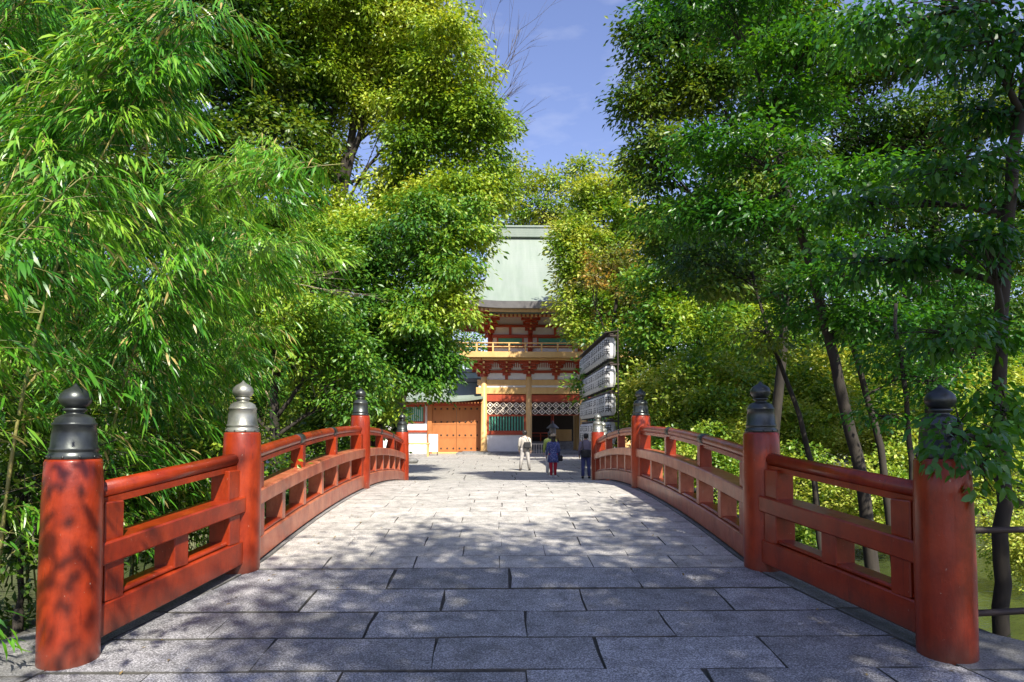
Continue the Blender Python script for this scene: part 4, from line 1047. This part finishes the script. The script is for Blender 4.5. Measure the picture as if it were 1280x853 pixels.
# soffit boards and two rows of rafters with ochre ends
part('soffit', MB().add([(-EW+.3, EF+.4, 10.50), (EW-.3, EF+.4, 10.50), (5.0, UY, 11.2), (-5.0, UY, 11.2), (-EW+.3, EB-.3, 10.5), (-5, UY+4, 11.2), (EW-.3, EB-.3, 10.5), (5, UY+4, 11.2)],
     [(0, 1, 2, 3), (0, 3, 5, 4), (1, 6, 7, 2)]), 'gred')
eb = MB()
for q in range(len(xs_)-1):
    a, b = xs_[q], xs_[q+1]; za, zb = lift(a, EW)*.8, lift(b, EW)*.8
    eb.add([(a, EF+.5, 10.2+za), (b, EF+.5, 10.2+zb), (b, EF+.5, 10.52+zb), (a, EF+.5, 10.52+za)], [(0, 1, 2, 3)])
part('eave_board', eb, 'gold')
ra = MB(); re = MB()
for x in np.arange(-EW+.35, EW-.3, .3):
    dz = lift(x, EW)*.8
    ra.add([(x-.05, EF+.45, 10.27+dz), (x+.05, EF+.45, 10.27+dz), (x+.05, EF+.45, 10.43+dz), (x-.05, EF+.45, 10.43+dz), (x-.05, -.9, 10.55), (x+.05, -.9, 10.55), (x+.05, -.9, 10.7), (x-.05, -.9, 10.7)],
           [(0, 1, 2, 3), (0, 4, 5, 1), (1, 5, 6, 2), (3, 2, 6, 7), (0, 3, 7, 4)])
    re.box(x-.085, x+.085, EF+.42, EF+.448, 10.23+dz, 10.45+dz)
    dz *= .6
    ra.add([(x-.05, EF+1.15, 10.02+dz), (x+.05, EF+1.15, 10.02+dz), (x+.05, EF+1.15, 10.18+dz), (x-.05, EF+1.15, 10.18+dz), (x-.05, UY, 10.45), (x+.05, UY, 10.45), (x+.05, UY, 10.6), (x-.05, UY, 10.6)],
           [(0, 1, 2, 3), (0, 4, 5, 1), (1, 5, 6, 2), (3, 2, 6, 7), (0, 3, 7, 4)])
    re.box(x-.085, x+.085, EF+1.12, EF+1.148, 9.98+dz, 10.2+dz)
for s_ in (-1, 1):
    for y_ in np.arange(EF+.5, EB-.4, .3):
        ra.box(min(s_*5, s_*(EW-.45)), max(s_*5, s_*(EW-.45)), y_-.05, y_+.05, 10.3, 10.44); re.box(min(s_*(EW-.45), s_*(EW-.42)), max(s_*(EW-.45), s_*(EW-.42)), y_-.055, y_+.055, 10.29, 10.45)
o = part('rafters', ra, 'gred'); o['kind'] = 'stuff'
o = part('rafter_ends', re, 'gold'); o['kind'] = 'stuff'

# ------------------------------------------------------------------ low corridor with door, left of the gate
cx0 = at(485, 540, 52).x
cor = empty('gatehouse_wing', (at(560, 540, 52).x, 52, -.4), 'low vermilion wing with big studded orange doors and grey-green roof left of the gate', 'building')
OX = cor.location.x
def Lx(px, Y=52): return at(px, 540, Y).x-OX
def Lz(py, Y=52): return at(600, py, Y).z+.4
def cpart(name, mb, mat, parent=cor): return mb.build(name, M[mat], parent)
xd0, xd1, xr = Lx(541), Lx(600), Lx(603)
zt = Lz(508)
cpart('wall', MB().box(Lx(470), xd0-.3, .06, .2, 0, zt+.3), 'plaster')
cpart('wall', MB().box(xd0-.3, xr, .12, .25, zt, zt+.9), 'gred')
cpart('post', MB().bbox(xd0-.42, xd0-.06, -.12, .2, 0, zt+.3, .02), 'orange')
cpart('post', MB().bbox(xd1+.02, xd1+.2, -.05, .2, 0, zt+.3, .02), 'orange')
cpart('lintel', MB().bbox(xd0-.5, xr, -.14, .1, zt+.01, zt+.32, .02), 'gred')
cpart('threshold', MB().bbox(xd0-.05, xd1, -.3, .12, 0, .14, .02), 'gold')
mid = (xd0+xd1)/2
for (a, b) in ((xd0-.05, mid-.012), (mid+.012, xd1)):
    d = cpart('door', MB().box(a, b, .02, .1, .15, zt), 'orange')
    for k in range(4):
        z_ = .32+k*(zt-.6)/3
        for q in np.linspace(a+.22, b-.22, 4):
            MB().lathe([(.075, 0), (.06, .03), (.02, .05)], 8, M=Matrix.Translation((q, .02, z_+.08)) @ Matrix.Rotation(R(90), 4, 'X')).build('stud', M['dark'], d)
        MB().box(a+.03, b-.03, .0, .018, z_-.12, z_-.02).build('rail', M['orange'], d)
wx0, wx1 = Lx(507), Lx(529)
wf = cpart('window', MB().box(wx0-.12, wx1+.12, -.02, .055, Lz(529), Lz(527)).box(wx0-.12, wx1+.12, -.02, .055, Lz(509), Lz(506)).box(wx0-.12, wx0, -.02, .055, Lz(528.9), Lz(509.1)).box(wx1, wx1+.12, -.02, .055, Lz(528.9), Lz(509.1)), 'gred')
for xx in np.linspace(wx0+.05, wx1-.05, 9): MB().box(xx-.045, xx+.045, -.01, .04, Lz(526.9), Lz(509.1)).build('window_bar', M['greenw'], wf)
cpart('beam', MB().bbox(Lx(470), xd0-.44, -.06, .055, Lz(505.5), Lz(502), .02).bbox(Lx(470), xd0-.44, -.05, .055, Lz(541), Lz(538), .015), 'gred')
cpart('post', MB().bbox(Lx(501), Lx(505), -.08, .12, 0, zt+.2, .02), 'gred')
def lowroof(name, x0, x1, yf, yb, ze, zr, ry, parent, liftl=.25, th=.16):
    mb = MB(); V = []; nx, nt_ = 20, 10
    for side, yy in ((0, yf), (1, yb)):
        V = []
        for j in range(nt_+1):
            t = j/nt_
            for i in range(nx+1):
                u = i/nx; x = x0+(x1-x0)*u; V.append((x, yy+(ry-yy)*t, ze+(zr-ze)*(.6*t+.4*t*t)+liftl*(abs(u-.5)*2)**3*(1-t)))
        n = len(V); V2 = [(a, b, c-th) for a, b, c in V]
        F = [(j*(nx+1)+i, j*(nx+1)+i+1, (j+1)*(nx+1)+i+1, (j+1)*(nx+1)+i) for j in range(nt_) for i in range(nx)]
        F += [tuple(n+q for q in f)[::-1] for f in F]
        F += [(i, i+1, n+i+1, n+i) for i in range(nx)]
        F += [(j*(nx+1), (j+1)*(nx+1), n+(j+1)*(nx+1), n+j*(nx+1)) for j in range(nt_)]+[(j*(nx+1)+nx, (j+1)*(nx+1)+nx, n+(j+1)*(nx+1)+nx, n+j*(nx+1)+nx) for j in range(nt_)]
        mb.add(V+V2, F)
    r = mb.build(name, M['roof'], parent)
    MB().bbox(x0-.05, x1+.05, ry-.18, ry+.18, zr-.05, zr+.28, .04).build('ridge', M['slate'], r)
    return r
lowroof('roof', Lx(470), xr+.1, -1.35, 4.6, Lz(501), Lz(478)+.15, 1.7, cor)
ra = MB()
for x in np.arange(Lx(472), xr, .24): ra.box(x-.045, x+.045, -1.2, .1, Lz(501)-.27+.02, Lz(501)-.165)
o = cpart('rafters', ra, 'orange'); o['kind'] = 'stuff'
cpart('back_wall', MB().box(Lx(470), xr, 3.3, 3.4, 0, 4.1), 'plaster')
# larger pale roof behind the wing
hb = empty('shrine_building', (at(545, 540, 60).x, 60, -.4), 'pale roofed shrine building showing between the leaves behind the left wing', 'building')
HX = hb.location.x
MB().box(-7, 3.2, 0, 6, 0, 4.6).build('wall', M['plaster'], hb)
lowroof('roof', -8, 4.2, -1.6, 7.6, 4.55, 7.2, 3, hb, .35)
MB().bbox(2.4, 2.6, -.1, 0, 0, 4.5, .02).bbox(-2.4, -2.2, -.1, 0, 0, 4.5, .02).build('post', M['gred'], hb)

# ------------------------------------------------------------------ hall seen through the gate
hall = empty('worship_hall', (at(705, 540, 64).x, 64, -.4), 'dim hall with red railing seen through the open middle of the gate', 'building')
def hp(name, mb, mat, parent=hall): return mb.build(name, M[mat], parent)
hp('platform', MB().bbox(-7, 7, -1.2, 8, 0, .75, .03), 'kerb')
hp('step', MB().box(-1.6, 1.6, -1.55, -1.2, 0, .5), 'kerb'); hp('step', MB().box(-1.6, 1.6, -1.9, -1.55, 0, .25), 'kerb')
for x in (-6, -3.2, -1.1, 1.1, 3.2, 6): hp('column', MB().lathe([(.15, .75), (.15, 3.6)], 12, c=(x, 0, 0)), 'gred')
hp('back_wall', MB().box(-6.5, 6.5, 4.6, 4.8, .75, 4), 'dark'); hp('beam', MB().bbox(-7, 7, -.15, .15, 3.4, 3.9, .02), 'gred')
for (a, b) in ((-6.5, -1.2), (1.2, 6.5)):
    hp('railing', MB().tube([(a, -.9, 1.55), (b, -.9, 1.55)], .05, 8).box(a, b, -.93, -.87, 1.25, 1.3), 'gred')
    for x in np.linspace(a, b, 6): hp('railing_post', MB().box(x-.05, x+.05, -.95, -.85, .76, 1.6), 'gred')
hp('altar', MB().bbox(-1, 1, 2.6, 3.4, .76, 1.9, .03), 'gold')
lowroof('roof', -9, 9, -2.6, 9, 4.1, 7.8, 3.2, hall, .4)
# stone lantern in the court and small white barrier
p = at(691, 558, 58)
t = empty('stone_lantern', (p.x, 58, -.39), 'pale stone lantern standing in the court behind the gate opening', 'lantern')
MB().lathe([(.45, 0), (.45, .15), (.3, .25), (.2, .35), (.18, 1.4), (.3, 1.5)], 12).build('pedestal', M['plaster'], t)
MB().bbox(-.25, .25, -.25, .25, 1.5, 1.95, .03).build('light_box', M['plaster'], t)
MB().lathe([(.55, 1.95), (.5, 2.02), (.2, 2.3), (.07, 2.38), (.1, 2.5), (.02, 2.6)], 8).build('roof', M['roofedge'], t)
t = empty('barrier', (at(674, 560, 48).x, 48.2, -.4), 'low white barrier of thin bars in the gate opening', 'barrier')
MB().tube([(-.75, 0, .8), (.75, 0, .8)], .03, 6).tube([(-.75, 0, .1), (.75, 0, .1)], .025, 6).build('rail', M['cream'], t)
for x in np.linspace(-.72, .72, 9): MB().tube([(x, 0, .1), (x, 0, .8)], .018, 5).build('bar', M['cream'], t)

# ------------------------------------------------------------------ small things in front of the wing
p = at(523, 570, 46)
t = empty('wooden_table', (p.x, 46, -.4), 'long pale wooden table in front of the green window at the left', 'table')
MB().bbox(-1.0, .75, -.3, .3, .82, .92, .015).build('tabletop', M['gold'], t)
for a in (-.9, .65):
    for b in (-.22, .22): MB().box(a-.05, a+.05, b-.05, b+.05, 0, .82).build('leg', M['gold'], t)
p = at(541.5, 568, 48)
t = empty('notice_board', (p.x, 48, -.4), 'white free-standing notice panel left of the studded doors', 'notice board')
MB().bbox(-.33, .33, -.03, .03, .25, 1.5, .01).build('board', M['plaster'], t)
for a in (-.28, .28): MB().box(a-.03, a+.03, .031, .09, 0, 1.45).box(a-.03, a+.03, -.2, .2, 0, .05).build('leg', M['dark'], t)
p = at(514, 578, 36)
t = MB().lathe([(.2, 0), (.3, .06), (.32, .16), (.22, .28), (.1, .31)], 9, sx=1.2, sy=.8).build('stone', M['kerb']); t.location = (p.x, 36, -.4); tag(t, 'small dark rounded stone on the plaza by the far left post', 'stone')

# ------------------------------------------------------------------ lantern rack
RX = 4.30; RY0, RY1 = 26.0, 34.0
rack = empty('lantern_rack', (RX, (RY0+RY1)/2, -.4), 'tall dark timber rack holding four rows of white paper lanterns beside the path', 'rack')
tops = [5.3, 4.2, 3.12, 2.04]
def rp(name, mb, mat='dark'): return mb.build(name, M[mat], rack)
hl = (RY1-RY0)/2
for yy in (-hl-.35, 0, hl+.35): rp('post', MB().bbox(.22, .265, yy-.035, yy+.035, 0, 5.6, .01))
for z in tops:
    rp('shelf_bar', MB().bbox(-.08, .08, -hl-.35, hl+.35, z+.06, z+.12, .01))
    for yy in (-hl-.3, 0, hl+.3): rp('bracket_arm', MB().box(-.05, .3, yy-.03, yy+.03, z+.0, z+.058))
    rw = -.26 if z > 5 else -.2
    if z < 5: continue
    rf = MB().add([(rw, -hl-.4, z+.122), (.3, -hl-.4, z+.2), (.3, hl+.4, z+.2), (rw, hl+.4, z+.122), (rw, -hl-.4, z+.14), (.3, -hl-.4, z+.225), (.3, hl+.4, z+.23), (rw, hl+.4, z+.145)],
                  [(0, 3, 2, 1), (4, 5, 6, 7), (0, 1, 5, 4), (1, 2, 6, 5), (2, 3, 7, 6), (3, 0, 4, 7)])
    rp('rain_board', rf)
# lantern: ribbed paper cylinder, black rings, brush marks
m, nt, pb = newmat('lantern_paper')
pb.inputs['Base Color'].default_value = (.84, .84, .84, 1); pb.inputs['Roughness'].default_value = .6
pb.inputs['Subsurface Weight'].default_value = 0; M['paper'] = m
tl = nt.nodes.new('ShaderNodeBsdfTranslucent'); tl.inputs[0].default_value = (.8, .8, .8, 1); mx_ = nt.nodes.new('ShaderNodeMixShader'); mx_.inputs[0].default_value = .4
nt.links.new(pb.outputs[0], mx_.inputs[1]); nt.links.new(tl.outputs[0], mx_.inputs[2]); nt.links.new(mx_.outputs[0], nt.nodes['Material Output'].inputs[0])
M['ink'] = basic('ink', (.015, .015, .018), (.03, .03, .035), .6, 4, 0)
prof = [(.10, .0), (.17, .03)]
nr = 13
for k in range(nr):
    a = k/(nr-1); r = .235*(1-.22*abs(2*a-1)**6)
    prof += [(r, .05+a*.74), (r-.008, .05+a*.74+.028)]
prof += [(.17, .83), (.10, .85)]
LB = MB().lathe(prof, 18).mesh('lantern_body'); LB.materials.append(M['paper'])
LR = MB().lathe([(.125, -.03), (.125, .03)], 14).mesh('lantern_rim'); LR.materials.append(M['ink'])
def glyph(seed, spread=1.0):
    rr = random.Random(seed); mb = MB()
    def stroke(a0, z0, a1, z1, w):
        n = 5; V = []
        for i in range(n):
            t = i/(n-1); a = a0+(a1-a0)*t; z = z0+(z1-z0)*t
            da, dz = (a1-a0)*.235, (z1-z0); L = math.hypot(da, dz); ox, oz = -dz/L*w/.235, da/L*w
            for sg in (-1, 1):
                aa = a+sg*ox*.5; V.append((math.cos(aa)*.241, math.sin(aa)*.241, z+sg*oz*.5))
        mb.add(V, [(2*i, 2*i+1, 2*i+3, 2*i+2) for i in range(n-1)])
    for c in (0.60, 0.26):
        for ctr in (-math.pi/2-.55, ):
            for k in range(3): z = c+.11-k*.085; stroke(ctr-.55, z+rr.uniform(-.01, .01), ctr+.55, z+rr.uniform(-.01, .02), .026)
            stroke(ctr+rr.uniform(-.1, .1), c+.15, ctr+rr.uniform(-.1, .1), c-.12, .028)
            stroke(ctr-.1, c+.02, ctr-.55, c-.13, .022); stroke(ctr+.1, c+.02, ctr+.58, c-.13, .026)
            if rr.random() < .6: stroke(ctr-.4, c+.12, ctr-.4, c-.05, .02)
            if rr.random() < .6: stroke(ctr+.4, c+.12, ctr+.4, c-.05, .02)
    me = mb.mesh('brush_marks'); me.materials.append(M['ink']); return me
GL = [glyph(k) for k in range(6)]
ORD = ['first', 'second', 'third', 'fourth', 'fifth', 'sixth', 'seventh', 'eighth', 'ninth', 'tenth', 'eleventh', 'twelfth', 'thirteenth', 'fourteenth', 'farthest']
rown = ['top', 'second', 'third', 'lowest']
n_l = 15
for ri, z in enumerate(tops):
    for k in range(n_l):
        yy = RY0+.1+k*(RY1-RY0-.2)/(n_l-1)
        if k == 0: lab = 'white paper lantern with black brushwork, nearest in the %s row of the rack' % rown[ri]
        else: lab = '%s white paper lantern from the near end of the %s row of the rack' % (ORD[k], rown[ri])
        t = empty('paper_lantern', (RX, yy, -.4+z-.84), lab, 'paper lantern', 'paper lanterns in the %s row of the rack' % rown[ri])
        link('body', LB, None, t); link('rim', LR, None, t); link('rim', LR, None, t, (0, 0, .85)); link('brush_marks', GL[(k+ri*2) % 6], None, t)
        t.rotation_euler[2] = random.uniform(-.15, .15)

# ------------------------------------------------------------------ people
def cloth(name, c, rough=.8): M[name] = basic(name, tuple(x*.85 for x in c), tuple(min(1, x*1.12) for x in c), rough, 14, .3); return M[name]
cloth('skin', (.52, .33, .24), .5); cloth('hair', (.02, .016, .014), .45); cloth('beige_cloth', (.52, .48, .42)); cloth('grey_cloth', (.42, .40, .38))
cloth('lime_cloth', (.40, .50, .12)); cloth('white_cloth', (.75, .74, .72)); cloth('red_cloth', (.50, .02, .04)); cloth('jeans', (.06, .07, .20)); cloth('black_cloth', (.02, .02, .022))
cloth('mauve_cloth', (.20, .17, .22)); cloth('straw', (.55, .42, .26)); cloth('shoe_white', (.7, .68, .66)); cloth('tan_band', (.45, .38, .25))
m, nt, pb = newmat('blue_pattern_cloth'); vor = nt.nodes.new('ShaderNodeTexVoronoi'); vor.inputs['Scale'].default_value = 14
c = ramp(nt, vor.outputs['Distance'], [(.25, (.30, .32, .50)), (.35, (.05, .07, .22))]); nt.links.new(c, pb.inputs['Base Color']); pb.inputs['Roughness'].default_value = .8; M['blue_cloth'] = m
def person(label, loc, h, rz, spec):
    """h height; spec: stance, materials. Body faces +y (away from the camera)"""
    t = empty('person', loc, label, 'person', rz=rz); k = h/1.72
    st_ = spec.get('stance', .1); step = spec.get('step', .0); bend = spec.get('elbow', .12)
    V = []; E = []; Rr = []
    def add(p, r, par=None):
        V.append(Vector(p)*k); Rr.append(r*k); i = len(V)-1
        if par is not None: E.append((par, i))
        return i
    pel = add((0, 0, .93), .125); wai = add((0, 0, 1.06), .115, pel); che = add((0, .01, 1.27), .135, wai); nb = add((0, 0, 1.42), .075, che); nk = add((0, .01, 1.50), .052, nb)
    hd = add((0, .02, 1.58), .082, nk); ht = add((0, .01, 1.645), .072, hd)
    nose = add((0, .105, 1.575), .012, hd)
    for s in (-1, 1):
        hip = add((s*.09, 0, .88), .09, pel); kn = add((s*(.10+st_*.5), .02+s*step*.5, .48), .058, hip); an = add((s*(.10+st_), s*step-.02, .09), .042, kn); toe = add((s*(.11+st_*1.1), s*step+.15, .035), .036, an)
        sh = add((s*.17, 0, 1.38), .058, nb); el = add((s*.24, -.02, 1.10), .043, sh); wr = add((s*.25, bend, .88), .03, el); pa = add((s*.25, bend+.03, .82), .032, wr)
        for f in range(4): a = add((s*.25, bend+.01+f*.018, .755-.006*(f in (1, 2))), .009, pa); add((s*.245, bend+.015+f*.018, .715-.008*(f in (1, 2))), .008, a)
        a = add((s*.24, bend+.07, .81), .010, pa); add((s*.235, bend+.085, .775), .009, a)
    me = bpy.data.meshes.new('body'); me.from_pydata(V, E, []); me.update()
    o = link('body', me, M['skin'], t)
    md = o.modifiers.new('skin', 'SKIN'); md.use_smooth_shade = True
    lay = me.skin_vertices[0].data if me.skin_vertices else None
    if lay is None:
        bm = bmesh.new(); bm.from_mesh(me); bm.verts.layers.skin.verify(); bm.to_mesh(me); bm.free(); lay = me.skin_vertices[0].data
    for i, r in enumerate(Rr): lay[i].radius = (r, r); lay[i].use_root = (i == 0)
    sd = o.modifiers.new('sub', 'SUBSURF'); sd.levels = 1; sd.render_levels = 1
    # clothes
    leg = MB()
    for s in (-1, 1):
        leg.tube([Vector(p)*k for p in ((s*.085, 0, .95), (s*.09, 0, .86), (s*(.10+st_*.5), .02+s*step*.5, .48), (s*(.10+st_), s*step-.01, spec.get('hem', .09)))], [.11*k, .108*k, .073*k, .058*k*spec.get('flare', 1)], 12)
    leg.build('trousers' if spec.get('flare', 1) >= 1 else 'tights', M[spec['legs']], t)
    if spec['top'] == 'coat':
        c = MB().lathe([(.235*k, .60*k), (.215*k, .78*k), (.185*k, .98*k), (.18*k, 1.1*k), (.20*k, 1.25*k), (.195*k, 1.36*k), (.12*k, 1.44*k), (.065*k, 1.49*k)], 20, sy=.72)
    else:
        c = MB().lathe([(.175*k, spec.get('hemtop', .86)*k), (.178*k, .95*k), (.165*k, 1.1*k), (.19*k, 1.25*k), (.195*k, 1.35*k), (.13*k, 1.435*k), (.065*k, 1.485*k)], 20, sy=.7)
    c.build('coat' if spec['top'] == 'coat' else 'jacket', M[spec['topmat']], t)
    for s in (-1, 1):
        MB().tube([Vector(p)*k for p in ((s*.14, 0, 1.39), (s*.19, 0, 1.35), (s*.24, -.02, 1.10), (s*.25, bend-.01, .90))], [.06*k, .07*k, .058*k, .045*k], 10).build('sleeve', M[spec['topmat']], t)
        MB().lathe([(.045*k, 0), (.052*k, .02*k), (.05*k, .05*k), (.038*k, .09*k)], 12, c=(0, 0, 0), sy=2.3, M=Matrix.Translation((s*(.105+st_)*k, (s*step+.06)*k, .0))).build('shoe', M[spec['shoes']], t)
    hr = MB().lathe([(.05*k, -.10*k), (.086*k, -.07*k), (.100*k, 0), (.096*k, .05*k), (.068*k, .088*k), (.02*k, .104*k)], 16, sy=1.08, M=Matrix.Translation((0, -.012*k, 1.625*k)))
    if spec.get('long'): hr.lathe([(.05*k, 1.36*k), (.085*k, 1.40*k), (.09*k, 1.55*k), (.07*k, 1.62*k)], 12, c=(0, -.05*k, 0), sy=.6)
    hr.build('hair', M['hair'], t)
    if spec.get('hat'): MB().lathe([(.16*k, 0), (.165*k, .012*k), (.105*k, .022*k), (.102*k, .08*k), (.06*k, .105*k), (.01*k, .11*k)], 18, M=Matrix.Translation((0, 0, 1.655*k))).build('hat', M['straw'], t)
    return t
def bag(label, loc, size, mat, strap=None):
    t = empty('shoulder_bag', loc, label, 'bag'); a, b, c = size
    MB().bbox(-a/2, a/2, -b/2, b/2, -c/2, c/2, .03).build('pouch', M[mat], t)
    if strap: MB().tube([Vector(q) for q in strap], .012, 6).build('strap', M[mat], t)
p = at(656, 588, 29.2)
person('man in a pale jacket and light trousers standing with legs apart', (p.x, 29.2, -.395), 1.72, R(-6), dict(stance=.09, step=.05, legs='grey_cloth', top='jacket', topmat='beige_cloth', shoes='black_cloth'))
bag('dark shoulder bag on the hip of the man in the pale jacket', (p.x+.10, 29.0, .70), (.30, .14, .26), 'black_cloth', [(.1, 0, .1), (-.02, -.02, .35), (-.22, .02, .6), (-.12, .15, .66)])
p = at(691.5, 597, 24.9)
person('woman in a dark blue patterned coat, red tights and a straw hat', (p.x, 24.9, -.395), 1.56, R(4), dict(stance=-.01, step=.06, legs='red_cloth', top='coat', topmat='blue_cloth', shoes='shoe_white', hat=True, flare=.75, long=True))
bag('black handbag hanging at the right side of the woman in the blue coat', (p.x+.25, 24.9, .30), (.20, .12, .22), 'black_cloth', [(-.02, 0, .1), (-.03, .02, .55), (-.08, 0, .74)])
p = at(687, 594, 27)
person('person in a lime green top half hidden behind the blue coat', (p.x, 26.6, -.395), 1.68, R(0), dict(stance=.02, legs='white_cloth', top='jacket', topmat='lime_cloth', shoes='shoe_white', long=True))
p = at(732.5, 598, 24.3)
person('person in a mauve top and blue jeans partly behind the far right post', (p.x, 24.3, -.395), 1.6, R(-8), dict(stance=.02, step=.03, legs='jeans', top='jacket', topmat='mauve_cloth', shoes='black_cloth'))
bag('black bag slung low on the person in blue jeans by the far right post', (p.x-.02, 24.08, .50), (.36, .16, .28), 'black_cloth', [(-.1, 0, .1), (-.13, -.01, .5), (-.12, .1, .66)])
for im in M.values(): pass
print('LEAF TRIS', TRI[0], 'OBJECTS', len(bpy.data.objects))
